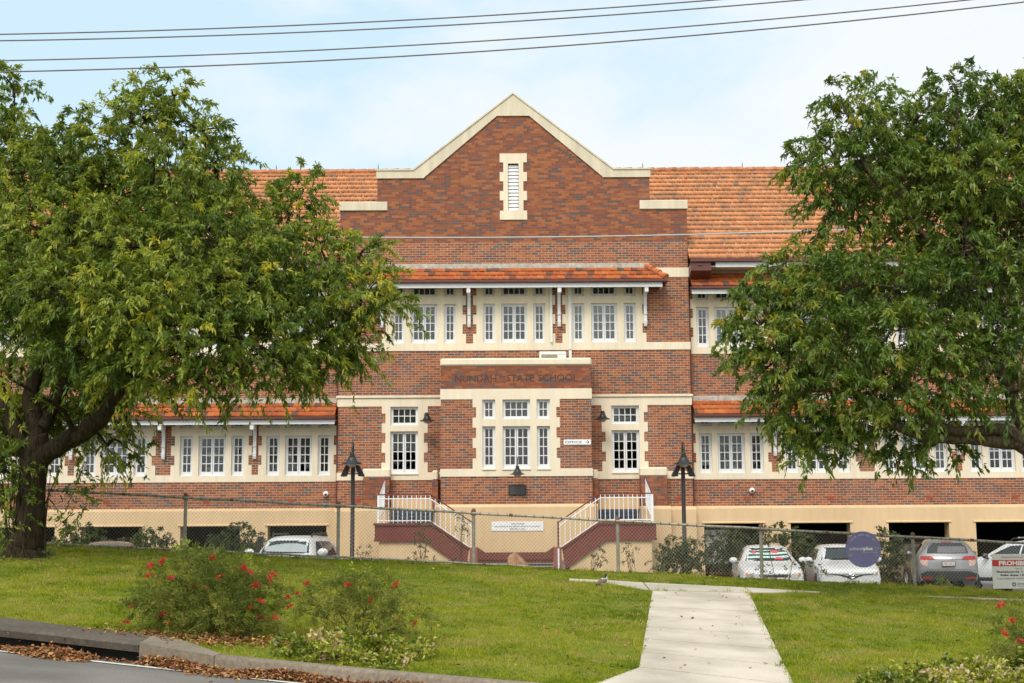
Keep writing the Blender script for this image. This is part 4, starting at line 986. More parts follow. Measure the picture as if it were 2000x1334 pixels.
def shade_mat():
    m, nt, b = mat('patterned_sunshade'); tc = nd(nt, 'ShaderNodeTexCoord')
    w = nd(nt, 'ShaderNodeTexWave', Scale=2.0, Distortion=3.2, Detail=1., bands_direction='Z'); w.inputs['Detail Scale'].default_value = .9
    mp = nd(nt, 'ShaderNodeMapping'); mp.inputs['Scale'].default_value = (.8, .1, 1.6); ln(nt, tc.outputs['Object'], mp.inputs[0]); ln(nt, mp.outputs[0], w.inputs['Vector'])
    r = ramp(nt, [(0, (.015, .02, .02)), (.42, (.30, .56, .44)), (.72, (.55, .66, .58))], 'CONSTANT'); ln(nt, w.outputs['Fac'], r.inputs['Fac'])
    mp2 = nd(nt, 'ShaderNodeMapping'); mp2.inputs['Scale'].default_value = (3.4, .01, 8.); ln(nt, tc.outputs['Object'], mp2.inputs[0])
    vo = nd(nt, 'ShaderNodeTexVoronoi', Scale=1.); ln(nt, mp2.outputs[0], vo.inputs['Vector'])
    r2 = ramp(nt, [(0, (1, 1, 1)), (.43, (0, 0, 0))], 'CONSTANT'); ln(nt, vo.outputs['Distance'], r2.inputs['Fac'])
    ln(nt, mix(nt, r2.outputs['Color'], r.outputs['Color'], (.62, .06, .10)), b.inputs['Base Color']); b.inputs['Roughness'].default_value = .35; return m
M['shade'] = shade_mat()
def cr_interp(rows, n):
    """Catmull-Rom through the stations, rows of equal-length tuples"""
    P = [np.array(r, float) for r in rows]; out = []
    for i in range(len(P)-1):
        p0, p1, p2, p3 = P[max(i-1, 0)], P[i], P[i+1], P[min(i+2, len(P)-1)]
        m1 = (p2-p0)/2; m2 = (p3-p1)/2; lim = 1.0*np.abs(p2-p1)+1e-6; m1 = np.clip(m1, -lim*1.5, lim*1.5); m2 = np.clip(m2, -lim*1.5, lim*1.5)
        for k in range(n):
            t = k/n; out.append((2*t**3-3*t**2+1)*p1+(t**3-2*t**2+t)*m1+(-2*t**3+3*t**2)*p2+(t**3-t**2)*m2)
    out.append(P[-1]); return out
def profile(s):
    y, zb, zs, zt, wb, ws, wt, zc = s
    h = [(wb-.06, zb), (wb, zb+.07), (max(ws, wb)+.015, zb+.55*(zs-zb)), (ws, zs-.02), (ws-.02, zs+.01)]
    for t in (.33, .67): h.append((ws-.02+(wt-ws+.02)*t+.018*math.sin(math.pi*t), zs+.01+(zc-zs-.01)*t))
    h += [(wt, zc), (wt*.86, zc+.62*(zt-zc)), (wt*.5, zc+.92*(zt-zc)), (0, zt)]
    return h
def make_car(root, stations, paint_m, bow_f=.22, bow_r=.16, wheels=(-1.35, 1.3), wr=.31, W=.88):
    st = cr_interp(stations, 5); y_f, y_r = st[0][0], st[-1][0]; L = y_r-y_f
    def bow(x, y):
        f = max(0, 1-(y-y_f)/1.1); r = max(0, 1-(y_r-y)/.9); q = (x/W)**2
        return y+bow_f*q*f*f-bow_r*q*r*r
    vs, fs = [], []; k = None
    for s in st:
        h = profile(s); full = [(-x, z) for x, z in h]+[(x, z) for x, z in h[-2::-1]]; k = len(full)
        vs += [(x, bow(x, s[0]), z) for x, z in full]
    for i in range(len(st)-1):
        for j in range(k-1): fs.append((i*k+j, i*k+j+1, (i+1)*k+j+1, (i+1)*k+j))
    for i, flip in ((0, False), (len(st)-1, True)):       # front and rear faces, bowed in plan
        h = profile(st[i]); nc = 10; grid = []
        for x, z in h[:-1]: grid.append([len(vs)+c for c in range(nc+1)]); vs += [(-x+2*x*c/nc, bow(-x+2*x*c/nc, st[i][0]), z) for c in range(nc+1)]
        for a in range(len(grid)-1):
            for c in range(nc): fs.append((grid[a][c], grid[a][c+1], grid[a+1][c+1], grid[a+1][c]))
        tp = len(vs); vs.append((0, st[i][0], h[-1][1]))
        for c in range(nc): fs.append((grid[-1][c], grid[-1][c+1], tp))
    mb = MB(); mb.add(vs, fs); body = mb.build('body', paint_m, root, smooth=True)
    bv = BVHTree.FromPolygons([Vector(v) for v in body.data.vertices[:] and [p.co for p in body.data.vertices]], [tuple(p.vertices) for p in body.data.polygons])
    for yw in wheels:
        for sx in (1, -1):
            hit = bv.ray_cast(Vector((sx*2, yw, .55)), Vector((-sx, 0, 0)))[0]; xw = (hit.x if hit else sx*W)
            w = bpy.data.objects.new('wheel', None); w.empty_display_size = .1; w.location = (xw-sx*.09, yw, wr); link(w, root)
            mb = MB(); mb.lathe([(wr*.62, -.10), (wr*.94, -.10), (wr, -.07), (wr, .07), (wr*.94, .10), (wr*.62, .10)], (0, 0, 0), 24, 'x'); mb.build('tyre', M['tyre'], w, smooth=True)
            mb = MB(); mb.lathe([(0, sx*.075), (wr*.2, sx*.085), (wr*.55, sx*.07), (wr*.63, sx*.095), (wr*.63, -sx*.08), (0, -sx*.08)], (0, 0, 0), 20, 'x'); mb.build('rim', M['rim'], w, smooth=True)
            mb = MB(); mb.lathe([(wr*1.0, sx*.10), (wr*1.18, sx*.098), (wr*1.18, -sx*.02)], (0, 0, 0), 24, 'x'); mb.build('wheel_arch', M['c_trim'], w)
    return bv
def patch(root, bv, name, poly, m, d='front', off=.008, rings=5, parent=None):
    """a panel lying on the body, drawn in front/rear view (x,z) or side view (y,z)"""
    n = []
    for i in range(len(poly)):
        a, b_ = poly[i], poly[(i+1) % len(poly)]
        for k in range(4): n.append((a[0]+(b_[0]-a[0])*k/4, a[1]+(b_[1]-a[1])*k/4))
    c = (sum(p[0] for p in n)/len(n), sum(p[1] for p in n)/len(n))
    def cast(a, z):
        if d in ('front', 'rear'): o_, v_ = Vector((a, -6 if d == 'front' else 6, z)), Vector((0, 1 if d == 'front' else -1, 0))
        else: o_, v_ = Vector((4 if d == 'right' else -4, a, z)), Vector((-1 if d == 'right' else 1, 0, 0))
        h = bv.ray_cast(o_, v_)[0]
        return None if h is None else h-v_*off
    vs = []; last = None
    for r in range(rings+1):
        t = 1-r/(rings+.0001)*1.0
        for p in n:
            q = cast(c[0]+(p[0]-c[0])*t, c[1]+(p[1]-c[1])*t) or last or Vector((p[0], 0, p[1])); last = q; vs.append(q[:])
    k = len(n); mb = MB(); mb.add(vs, [(r*k+j, r*k+(j+1) % k, (r+1)*k+(j+1) % k, (r+1)*k+j) for r in range(rings) for j in range(k)])
    return mb.build(name, m, parent or root, smooth=True)
def mirx(p): return [(-a, b_) for a, b_ in p]
def plate(root, x, y, z, txt, rear=False):
    p = bpy.data.objects.new('number_plate', None); link(p, root); p.empty_display_size = .1; p.location = (x, y, z); p.rotation_euler = (0, 0, math.pi if rear else 0)
    mb = MB(); mb.box(-.195, .195, -.012, .012, -.075, .075, .004); mb.build('plate_frame', M['c_trim'], p)
    mb = MB(); mb.box(-.178, .178, -.017, -.0125, -.06, .06); mb.build('plate_face', M['plate'], p)
    mb = MB(); put_text(mb, txt, 0, -.019, -.042, .105, .31); mb.build('lettering', M['plate_ink'], p, fix=False)
def mirror_(root, x, y, z, m, k=1.):
    mb = MB(); s = 1 if x > 0 else -1
    bm = bmesh.new(); bmesh.ops.create_uvsphere(bm, u_segments=14, v_segments=8, radius=1)
    pts = [(v.co.x*.105*k, v.co.y*.07*k, (v.co.z*.07+(.012 if v.co.z > 0 else 0))*k) for v in bm.verts]; bm.verts.index_update(); mb.add(pts, [[v.index for v in f.verts] for f in bm.faces]); bm.free()
    o = mb.build('wing_mirror', m, root, smooth=True, loc=(x, y, z))
    mb = MB(); mb.box(*sorted((-s*.05, -s*.16)), -.03, .03, -.075*k, -.045*k, .008); mb.build('mirror_arm', M['c_trim'], o)
# station: y, z bottom, z shoulder, z top, half-width bottom, shoulder, cant rail, z cant rail
SEDAN = [(-2.28, .27, .66, .70, .72, .70, .50, .69), (-2.20, .22, .74, .785, .80, .77, .56, .775), (-1.75, .20, .82, .90, .85, .83, .62, .875), (-1.05, .19, .90, 1.0, .86, .85, .66, .975), (-.88, .19, .92, 1.04, .86, .86, .67, 1.01),
         (-.12, .19, .95, 1.42, .86, .86, .565, 1.35), (.45, .19, .96, 1.465, .86, .86, .57, 1.39), (1.15, .19, .97, 1.42, .86, .86, .56, 1.36), (1.75, .2, .98, 1.09, .86, .84, .62, 1.06), (2.15, .24, .96, 1.06, .82, .80, .60, 1.03), (2.26, .32, .82, .88, .76, .74, .55, .86)]
HATCH = SEDAN[:7]+[(1.15, .19, .98, 1.45, .86, .86, .56, 1.38), (1.72, .2, 1.0, 1.33, .86, .84, .55, 1.27), (1.98, .24, .98, 1.08, .83, .82, .62, 1.05), (2.05, .30, .84, .90, .78, .76, .58, .88)]
def shifted(st, dz=0., sz=1., sw=1.): return [(y, zb*sz, zs*sz, zt*sz, wb*sw, ws*sw, wt*sw, zc*sz) for y, zb, zs, zt, wb, ws, wt, zc in st]
WS = [(-.63, 1.06), (-.655, 1.02), (.655, 1.02), (.63, 1.06), (.53, 1.345), (.47, 1.37), (-.47, 1.37), (-.53, 1.345)]
def side_glass(root, bv, y0=-.62, y1=1.45, z0=1.0, z1=1.33):
    for d in ('left', 'right'):
        patch(root, bv, 'side_window', [(y0, z0+.02), (.36, z0), (.36, z1), (-.02, z1-.02)], M['c_glass'], d); patch(root, bv, 'side_window', [(.42, z0), (y1-.15, z0+.02), (y1-.35, z1-.02), (.42, z1)], M['c_glass'], d)
def car_at(name, px, Y, rz, label, cat='car', z=.012):
    p = at(px, 1060, Y); return empty(name, (p.x, Y, z), label, cat, 'cars parked behind the fence', rz)
# 1 white sedan with a patterned sunshade
c1 = car_at('sedan', 1495, 41.2, R(-5), 'white sedan with a watermelon-patterned sunshade behind its windscreen')
bv = make_car(c1, SEDAN, M['c_white'])
patch(c1, bv, 'windscreen', WS, M['c_glass']); patch(c1, bv, 'sunshade', [(-.58, 1.06), (.60, 1.06), (.50, 1.31), (-.49, 1.31)], M['shade'], off=.014)
side_glass(c1, bv)
for s in (1, -1):
    f = (lambda p: p) if s > 0 else mirx
    h = patch(c1, bv, 'headlight', f([(.40, .60), (.62, .54), (.735, .60), (.74, .72), (.60, .73), (.50, .70)]), M['lamp_clear']); patch(c1, bv, 'indicator', f([(.66, .62), (.73, .63), (.735, .71), (.68, .71)]), M['lamp_orange'], off=.014, parent=h)
patch(c1, bv, 'grille', [(-.36, .60), (.36, .60), (.40, .66), (-.40, .66)], M['c_trim']); patch(c1, bv, 'lower_grille', [(-.55, .30), (.55, .30), (.50, .40), (-.50, .40)], M['c_trim'])
patch(c1, bv, 'bonnet_edge', [(-.42, .667), (.42, .667), (.42, .677), (-.42, .677)], M['chrome'], off=.012); plate(c1, 0, -2.30, .47, '417 KRB')
for s in (1, -1): mirror_(c1, s*.97, -.62, 1.03, M['c_white'], 1.1)
# 2 white hatchback
c2 = car_at('hatchback', 1640, 41.8, R(-5.5), 'white hatchback with a dark windscreen behind the round sign')
bv = make_car(c2, HATCH, M['c_white']); patch(c2, bv, 'windscreen', WS, M['c_glass']); side_glass(c2, bv, y1=1.6)
for s in (1, -1):
    f = (lambda p: p) if s > 0 else mirx
    h = patch(c2, bv, 'headlight', f([(.30, .635), (.55, .60), (.72, .62), (.75, .74), (.66, .72), (.45, .675)]), M['lamp_clear']); patch(c2, bv, 'indicator', f([(.66, .64), (.72, .65), (.735, .70), (.68, .70)]), M['lamp_orange'], off=.014, parent=h)
    patch(c2, bv, 'grille', f([(.08, .60), (.12, .56), (.32, .63), (.62, .645), (.60, .66), (.30, .655)]), M['c_trim'], off=.01); patch(c2, bv, 'fog_lamp_recess', f([(.48, .28), (.70, .28), (.70, .46), (.52, .38)]), M['c_trim'])
patch(c2, bv, 'grille', [(-.13, .56), (0, .51), (.13, .56), (.10, .62), (-.10, .62)], M['c_trim']); patch(c2, bv, 'lower_grille', [(-.46, .25), (.46, .25), (.44, .34), (-.44, .34)], M['c_trim'])
patch(c2, bv, 'chrome_strip', [(-.6, .663), (-.1, .640), (.1, .640), (.6, .663), (.6, .672), (.1, .650), (-.1, .650), (-.6, .672)], M['chrome'], off=.013)
mb = MB()
def ring(mb, a, b_, w=.009, cx_=0, cz=0): mb.tube([(cx_+a*math.cos(t*math.pi/8), 0, cz+b_*math.sin(t*math.pi/8)) for t in range(17)], w, 6)
ring(mb, .085, .060); ring(mb, .030, .054); ring(mb, .06, .022, cz=.032); mb.build('badge', M['chrome'], c2, loc=(0, -2.325, .615)); plate(c2, 0, -2.30, .40, '457 WHD')
for s in (1, -1): mirror_(c2, s*.97, -.62, 1.02, M['c_white'], 1.05)
# 3 silver small SUV seen from behind
SUV = [(a_[0],)+a_[1:4]+tuple(1.02*q_ for q_ in a_[4:7])+a_[7:] for a_ in [(-2.15, .30, .72, .78, .74, .72, .5, .77), (-2.02, .26, .86, .92, .82, .78, .58, .91), (-1.4, .25, .96, 1.05, .87, .84, .64, 1.03), (-.95, .25, 1.0, 1.12, .88, .86, .67, 1.09), (-.2, .25, 1.04, 1.54, .88, .87, .57, 1.47),
       (.4, .25, 1.06, 1.60, .88, .88, .585, 1.53), (1.2, .25, 1.10, 1.585, .88, .87, .57, 1.51), (1.72, .26, 1.12, 1.50, .87, .85, .54, 1.43), (2.0, .30, 1.08, 1.17, .86, .83, .66, 1.14), (2.11, .33, .92, .99, .84, .80, .64, .97), (2.17, .36, .66, .72, .80, .78, .62, .70)]]
c3 = car_at('compact_suv', 1839, 44.9, R(180-12), 'silver compact SUV seen from behind beside the fence post')
bv = make_car(c3, SUV, M['c_silver'], bow_f=.2, bow_r=.20, wheels=(-1.3, 1.3), wr=.34)
# after the half turn the tail faces the fence
patch(c3, bv, 'rear_window', [(-.60, 1.16), (.60, 1.16), (.56, 1.32), (.50, 1.44), (.40, 1.47), (-.40, 1.47), (-.50, 1.44), (-.56, 1.32)], M['c_glass'], 'rear')
patch(c3, bv, 'rear_screen', [(-.54, 1.18), (.30, 1.18), (.26, 1.37), (-.50, 1.37)], paint('grey_screen', (.12, .11, .115), .15, .2, 4.), 'rear', off=.013)
patch(c3, bv, 'brake_light', [(-.16, 1.483), (.16, 1.483), (.16, 1.505), (-.16, 1.505)], M['lamp_red'], 'rear', off=.014)
for s in (1, -1):
    f = (lambda p: p) if s > 0 else mirx
    h = patch(c3, bv, 'tail_light', f([(.38, .985), (.72, .97), (.80, 1.00), (.78, 1.09), (.46, 1.08)]), M['lamp_red'], 'rear'); patch(c3, bv, 'reverse_lamp', f([(.60, .78), (.72, .80), (.80, .90), (.80, .965), (.58, .965)]), M['lamp_pink'], 'rear', parent=h)
    patch(c3, bv, 'reflector', f([(.47, .405), (.74, .42), (.74, .47), (.49, .455)]), M['lamp_red'], 'rear', off=.02)
patch(c3, bv, 'boot_seam', [(-.57, .972), (.57, .972), (.57, .984), (-.57, .984)], M['c_trim'], 'rear', off=.01)
patch(c3, bv, 'bumper', [(-.84, .34), (.84, .34), (.85, .54), (.62, .64), (-.62, .64), (-.85, .54)], M['c_trim'], 'rear', off=.012, rings=7)
plate(c3, 0, 2.20, .86, '799 XKL', True); side_glass(c3, bv, -.68, 1.5, 1.10, 1.45)
mb = MB(); mb.tube([(0, 1.45, 1.55), (0, 1.62, 1.63)], [.03, .008], 8); mb.build('aerial_fin', M['c_silver'], c3)
for s in (1, -1): mirror_(c3, s*.98, -.68, 1.12, M['c_black'] if s < 0 else M['c_silver'], 1.1)
# 4 dark hatchback in the undercroft doorway
c4 = car_at('hatchback', 1793, 49.6, R(2), 'dark grey hatchback nosing out of the undercroft behind the silver SUV')
bv = make_car(c4, HATCH, M['c_black']); patch(c4, bv, 'windscreen', WS, M['c_glass']); side_glass(c4, bv, y1=1.6)
for s in (1, -1):
    f = (lambda p: p) if s > 0 else mirx
    patch(c4, bv, 'headlight', f([(.35, .62), (.62, .56), (.74, .62), (.75, .74), (.6, .72)]), M['lamp_clear']); mirror_(c4, s*.97, -.62, 1.03, M['c_black'], 1.1)
patch(c4, bv, 'grille', [(-.36, .55), (.36, .55), (.40, .63), (-.40, .63)], M['c_trim'])
# 5 white crossover at the right edge
c5 = car_at('crossover', 1999, 42.6, R(180+38), 'white crossover with roof rails behind the PROHIBITED notice')
bv = make_car(c5, shifted(SUV, sz=.97), M['c_white'], wheels=(-1.3, 1.3), wr=.33)
side_glass(c5, bv, -.64, 1.5, 1.07, 1.40)
patch(c5, bv, 'rear_window', [(-.58, 1.14), (.58, 1.14), (.50, 1.40), (-.50, 1.40)], M['c_glass'], 'rear')
for s in (1, -1):
    f = (lambda p: p) if s > 0 else mirx
    patch(c5, bv, 'tail_light', f([(.46, .85), (.80, .85), (.80, 1.04), (.52, 1.04)]), M['lamp_red'], 'rear'); mirror_(c5, s*.98, -.66, 1.08, M['c_black'], 1.1)
    mb = MB(); mb.tube([(s*.50, -.1, 1.53), (s*.50, 0, 1.60), (s*.51, 1.3, 1.58), (s*.50, 1.45, 1.50)], .02, 6); mb.build('roof_rail', M['c_trim'], c5)
for yy in (.2, 1.0): mb = MB(); mb.box(-.55, .55, yy-.04, yy+.04, 1.605, 1.635, .01); mb.build('roof_bar', M['chrome'], c5)
patch(c5, bv, 'door_trim', [(-1.0, .36), (1.0, .36), (1.0, .46), (-1.0, .46)], M['c_trim'], 'right', off=.01); patch(c5, bv, 'door_trim', [(-1.0, .36), (1.0, .36), (1.0, .46), (-1.0, .46)], M['c_trim'], 'left', off=.01)
# 6 white four-wheel drive with a snorkel
FWD = [(-2.35, .45, .98, 1.03, .80, .78, .6, 1.02), (-2.28, .40, 1.07, 1.13, .90, .86, .66, 1.12), (-1.7, .38, 1.14, 1.24, .93, .90, .70, 1.22), (-1.0, .38, 1.17, 1.28, .93, .91, .74, 1.26), (-.85, .38, 1.18, 1.31, .93, .91, .745, 1.29), (-.28, .38, 1.19, 1.77, .93, .91, .635, 1.70),
       (.3, .38, 1.20, 1.84, .93, .91, .65, 1.77), (1.4, .38, 1.20, 1.84, .93, .91, .65, 1.77), (2.1, .40, 1.20, 1.80, .92, .90, .63, 1.73), (2.32, .42, 1.18, 1.45, .91, .89, .70, 1.40), (2.38, .46, 1.0, 1.08, .88, .86, .7, 1.06)]
c6 = car_at('four_wheel_drive', 571, 41.2, R(-7), 'white four-wheel drive with a black snorkel, left of the lamp post', z=-.03)
bv = make_car(c6, FWD, M['c_white'], wheels=(-1.4, 1.4), wr=.39, W=.93)
w6 = patch(c6, bv, 'windscreen', [(-.70, 1.35), (.70, 1.35), (.60, 1.70), (-.60, 1.70)], M['c_glass']); patch(c6, bv, 'sunshade', [(-.58, 1.40), (.64, 1.37), (.60, 1.56), (.30, 1.615), (-.05, 1.62), (-.35, 1.58), (-.58, 1.52)], M['c_glass2'], off=.014)
patch(c6, bv, 'permit_sticker', [(-.57, 1.64), (-.44, 1.645), (-.44, 1.675), (-.56, 1.68)], paint('green_sticker', (.03, .25, .10), .4, .1, 5.), off=.014)
side_glass(c6, bv, -.56, 1.9, 1.24, 1.68)
mb = MB(); mb.tube([(-.60, -1.0, 1.343), (-.1, -1.0, 1.358), (.62, -1.0, 1.35)], .012, 6); mb.build('wiper', M['c_trim'], c6)
mb = MB(); mb.prism([(-.99, 1.15), (-.88, 1.15), (-.74, 1.63), (-.70, 1.66), (-.70, 1.80), (-.80, 1.80), (-.82, 1.66)], -.62, -.50); mb.box(-.84, -.69, -.66, -.46, 1.70, 1.82, .02); mb.build('snorkel', M['c_trim'], c6)
for s in (1, -1):
    mirror_(c6, s*1.07, -.66, 1.36, M['c_white'], 1.45); f = (lambda p: p) if s > 0 else mirx
    patch(c6, bv, 'headlight', f([(.48, .86), (.80, .86), (.80, 1.0), (.50, 1.0)]), M['lamp_clear'])
    mb = MB(); mb.tube([(s*.58, -.05, 1.80), (s*.58, .05, 1.88), (s*.58, 1.6, 1.90), (s*.58, 1.7, 1.82)], .025, 6); mb.build('roof_rail', M['c_trim'], c6)
patch(c6, bv, 'grille', [(-.42, .80), (.42, .80), (.42, 1.0), (-.42, 1.0)], M['c_trim'])
# 7 dusty brown wagon, only its roof showing above the lawn
c7 = car_at('station_wagon', 214, 41.0, R(12), 'dusty brown wagon with only its roof showing above the lawn at left', z=.10)
bv = make_car(c7, shifted(SUV, sz=.985), M['c_brown']); patch(c7, bv, 'windscreen', [(-.62, 1.13), (.62, 1.13), (.53, 1.47), (-.53, 1.47)], M['c_glass']); side_glass(c7, bv, -.66, 1.5, 1.09, 1.42)
for s in (1, -1):
    mirror_(c7, s*.98, -.66, 1.1, M['c_brown'], 1.1); f = (lambda p: p) if s > 0 else mirx
    patch(c7, bv, 'headlight', f([(.40, .68), (.72, .66), (.76, .80), (.5, .78)]), M['lamp_clear'])
# ---------------------------------------------------------------- vegetation
LEAF_L = tint_mat('tree_leaves', [(0, (.042, .075, .010)), (.35, (.098, .152, .018)), (.6, (.190, .240, .030)), (.85, (.33, .36, .048)), (1, (.48, .42, .04))], .45, .4, .42)
LEAF_R = tint_mat('tree_leaves_dark', [(0, (.036, .068, .010)), (.4, (.084, .142, .018)), (.7, (.160, .222, .030)), (.93, (.24, .28, .035)), (1, (.33, .28, .03))], .42, .45, .40)
def crown(blobs, skel, per, cr_r, nleaf, LL, LW, droop=.65, twigs=None, top_light=.0, ctr=None, bias=0.):
    """leaf clusters on twigs, spread over the outer parts of many overlapping boughs"""
    Ps, Ds, Ls, Ws, Ts = [], [], [], [], []
    for (c, r) in blobs:
        c = np.array(c); n = max(4, int(per*r*r)); base_t = np.clip(RNG.normal(.40+bias, .15), .08, .8)
        for _ in range(n):
            d = RNG.normal(size=3); d /= np.linalg.norm(d); d[2] = d[2]*.95+.06
            p = c+d*r*np.array([1, 1, .92])*(.45+.6*RNG.random()**.6)
            out = d*.8+np.array([0, 0, .25])+RNG.normal(size=3)*.35; out /= np.linalg.norm(out)
            ln_ = cr_r*(.7+.7*RNG.random()); k = int(nleaf*(.6+.8*RNG.random()))
            t = RNG.random(k)
            bend = np.stack([out[0]*t, out[1]*t, out[2]*t-.55*t*t], 1)*ln_
            P = p+bend+RNG.normal(size=(k, 3))*.018
            D = out*.55+RNG.normal(size=(k, 3))*.48; D[:, 2] -= droop
            Ps.append(P); Ds.append(D); Ls.append(LL*(.65+.6*RNG.random(k))); Ws.append(LW*(.7+.6*RNG.random(k)))
            tip = (.20 if RNG.random() < .18 else 0.)+RNG.normal()*.10
            if RNG.random() < .012: tip = .5
            Ts.append(np.clip(base_t+tip+RNG.normal(size=k)*.12+.10*t, 0, 1))
            if twigs is not None and RNG.random() < .35:
                a = c+(p-c)*.35+RNG.normal(size=3)*.08; twigs.tube([tuple(a), tuple((a+p)/2+RNG.normal(size=3)*.05+np.array([0, 0, .03])), tuple(p), tuple(p+bend[np.argmax(t)]*.8)], [.014, .010, .006, .003], 3, cap=False)
    return leaves(np.concatenate(Ps), np.concatenate(Ds), np.concatenate(Ls), np.concatenate(Ws), np.concatenate(Ts))
def limb(mb, pts, radii, wob=.03, n=7, seg=10):
    P = cr_interp([tuple(p)+(r,) for p, r in zip(pts, radii)], n)
    P = [(Vector(q[:3])+Vector(RNG.normal(size=3)*wob*q[3]), q[3]*(1+.03*RNG.normal())) for q in P]
    mb.tube([p for p, r in P], [max(.004, r) for p, r in P], seg); return [p for p, r in P]
def connect(mb, blobs, nodes):
    """boughs from the limbs out to the middle of every leafy clump"""
    todo = sorted(blobs, key=lambda b_: min((Vector(b_[0])-q).length for q in nodes))
    for c, r in todo:
        c = Vector(c); q = min(nodes, key=lambda q_: (c-q_).length+.25*max(0, q_.z-c.z)); L = (c-q).length
        if L < .1: continue
        m1 = q.lerp(c, .4)+Vector(RNG.normal(size=3))*.08*L+Vector((0, 0, .06*L)); r0 = min(.10, .022+.016*L+.02*r)
        got = limb(mb, [q, m1, c], [r0, r0*.7, r0*.4], 0, 4, 6); nodes += got[2:]
def px_blobs(rows, Y0, k=1.):
    out = []
    for px, py, r, dy in rows:
        if Y0 == 28.2 and 690 < py < 880 and px > 230: py -= 16 if py < 780 else 30
        if Y0 == 27.0 and py > 760: py -= 8 if py < 840 else 10
        if Y0 == 27.0 and 1390 < px < 1500: px += 16
        Y = Y0+dy; p = at(px, py, Y); out.append((tuple(p), r*Y/F*k))
    return out
# -- the big tree on the left
TL = empty('tree', (-9.75, 28.65, gz(-9.75, 28.65)), 'large spreading tree with thick forked trunk on the lawn at left', 'tree')
rows = [(28, 190, 45, 0), (22, 260, 62, .3), (12, 340, 95, 0), (10, 150, 26, .2), (125, 240, 34, 0), (110, 300, 72, .4), (150, 360, 95, 0), (215, 205, 30, .4), (225, 270, 72, 0), (285, 165, 34, .2), (275, 230, 60, 0), (335, 175, 36, -.2), (345, 240, 68, .3), (400, 265, 42, 0), (425, 250, 24, .4), (420, 330, 66, .2), (330, 340, 90, -.4), (240, 380, 100, .5),
        (60, 440, 110, -.5), (160, 480, 120, -1.2), (270, 480, 110, -1.0), (370, 430, 100, -.6), (445, 400, 60, .2), (430, 490, 100, -1.2), (40, 560, 110, -1.5), (150, 580, 110, -2.0), (260, 590, 110, -2.2), (360, 560, 100, -2.0), (470, 560, 95, -1.6), (595, 345, 26, .8), (585, 385, 44, .8), (535, 385, 34, .9), (560, 440, 66, .4), (510, 470, 70, .2), (620, 470, 46, .5), (655, 475, 30, .8), (640, 520, 62, .3), (700, 505, 40, .5), (730, 480, 24, .7), (735, 530, 30, .4), (560, 540, 85, -.6), (640, 590, 80, -.8), (710, 580, 64, -.8), (770, 585, 30, -1.), (795, 578, 16, -1.), (560, 630, 90, -1.2), (650, 660, 70, -.6), (705, 650, 48, -.4), (690, 705, 36, -.3), (660, 735, 30, -.3), (600, 720, 50, -.8), (540, 720, 70, -1.6), (470, 660, 90, -2.), (370, 660, 100, -2.4), (270, 680, 90, -2.4), (160, 670, 80, -2.2), (50, 660, 80, -1.8), (440, 740, 50, -2.2), (365, 750, 56, -2.5), (310, 790, 36, -2.3), (250, 750, 52, -2.), (480, 775, 26, -1.8), (575, 760, 22, -.8), (20, 740, 40, -1.6), (420, 790, 28, -2.1),
        (250, 820, 45, 1.4), (200, 780, 60, 1.2), (100, 790, 60, 1.5), (40, 820, 50, 1.2), (210, 870, 34, 1.0), (15, 890, 44, .5), (20, 960, 40, .3), (5, 1010, 34, .5), (10, 850, 46, .8), (130, 770, 62, 1.8), (205, 745, 62, 1.8), (110, 710, 72, 1.9), (45, 800, 56, 1.8), (175, 835, 40, 1.7), (140, 865, 30, 1.7), (-60, 800, 80, .8), (-50, 900, 60, .8), (255, 880, 26, 1.6)]
blobs = px_blobs(rows, 28.2, .92)
# some boughs on the far and left side that give the crown its depth
for px, py, r in ((80, 380, 120), (240, 420, 120), (390, 420, 100), (100, 560, 130), (300, 560, 130), (480, 520, 90), (200, 640, 110), (-120, 420, 140), (-130, 600, 140), (-60, 260, 90)): blobs += px_blobs([(px, py, r, 2.2)], 28.2, .95)
tb = MB(); ground0 = gz(-9.75, 28.65)
def T(px, py, dy): return at(px, py, 28.6+dy)
nodes = limb(tb, [Vector((-9.78, 28.65, ground0-.25)), Vector((-9.76, 28.65, ground0+.12)), T(57, 1040, 0), T(62, 960, 0), T(68, 900, 0), T(74, 850, 0)], [.56, .44, .31, .275, .27, .20], .03, 7, 20)
nodes += limb(tb, [T(62, 905, 0), T(30, 840, .1), T(2, 775, .1), T(-40, 690, .2), T(-80, 560, .3)], [.17, .165, .15, .12, .07], .04)
nodes += limb(tb, [T(70, 890, .1), T(68, 820, .3), T(60, 770, .4), T(85, 660, .3), T(120, 520, .2), T(150, 380, .3)], [.20, .18, .16, .13, .09, .05], .04)
nodes += limb(tb, [T(75, 900, -.1), T(115, 870, -.3), T(170, 840, -.4), T(215, 795, -.5), T(240, 730, -.5), T(270, 640, -.4), T(290, 480, -.2), T(300, 320, 0)], [.20, .19, .175, .165, .14, .11, .08, .04], .04)
nodes += limb(tb, [T(225, 770, -.5), T(330, 690, -.6), T(450, 650, -.8), T(580, 600, -.8), T(680, 580, -.7)], [.11, .09, .075, .05, .025], .04)
nodes += limb(tb, [T(80, 840, .2), T(120, 760, .8), T(180, 640, 1.2), T(220, 520, 1.3)], [.15, .13, .09, .05], .04)
connect(tb, blobs, nodes)
for k in range(9):   # thin epicormic shoots round the foot
    x = -10.3+RNG.random()*1.3; y = 28.1+RNG.random()*.6; z = gz(x, y); tb.tube([(x, y, z), (x+RNG.normal()*.1, y, z+.7), (x+RNG.normal()*.25, y-.1, z+1.5+RNG.random())], [.022, .015, .006], 5)
trunk = tb.build('trunk', M['bark'], TL, smooth=True, loc=-TL.location, fix=False)
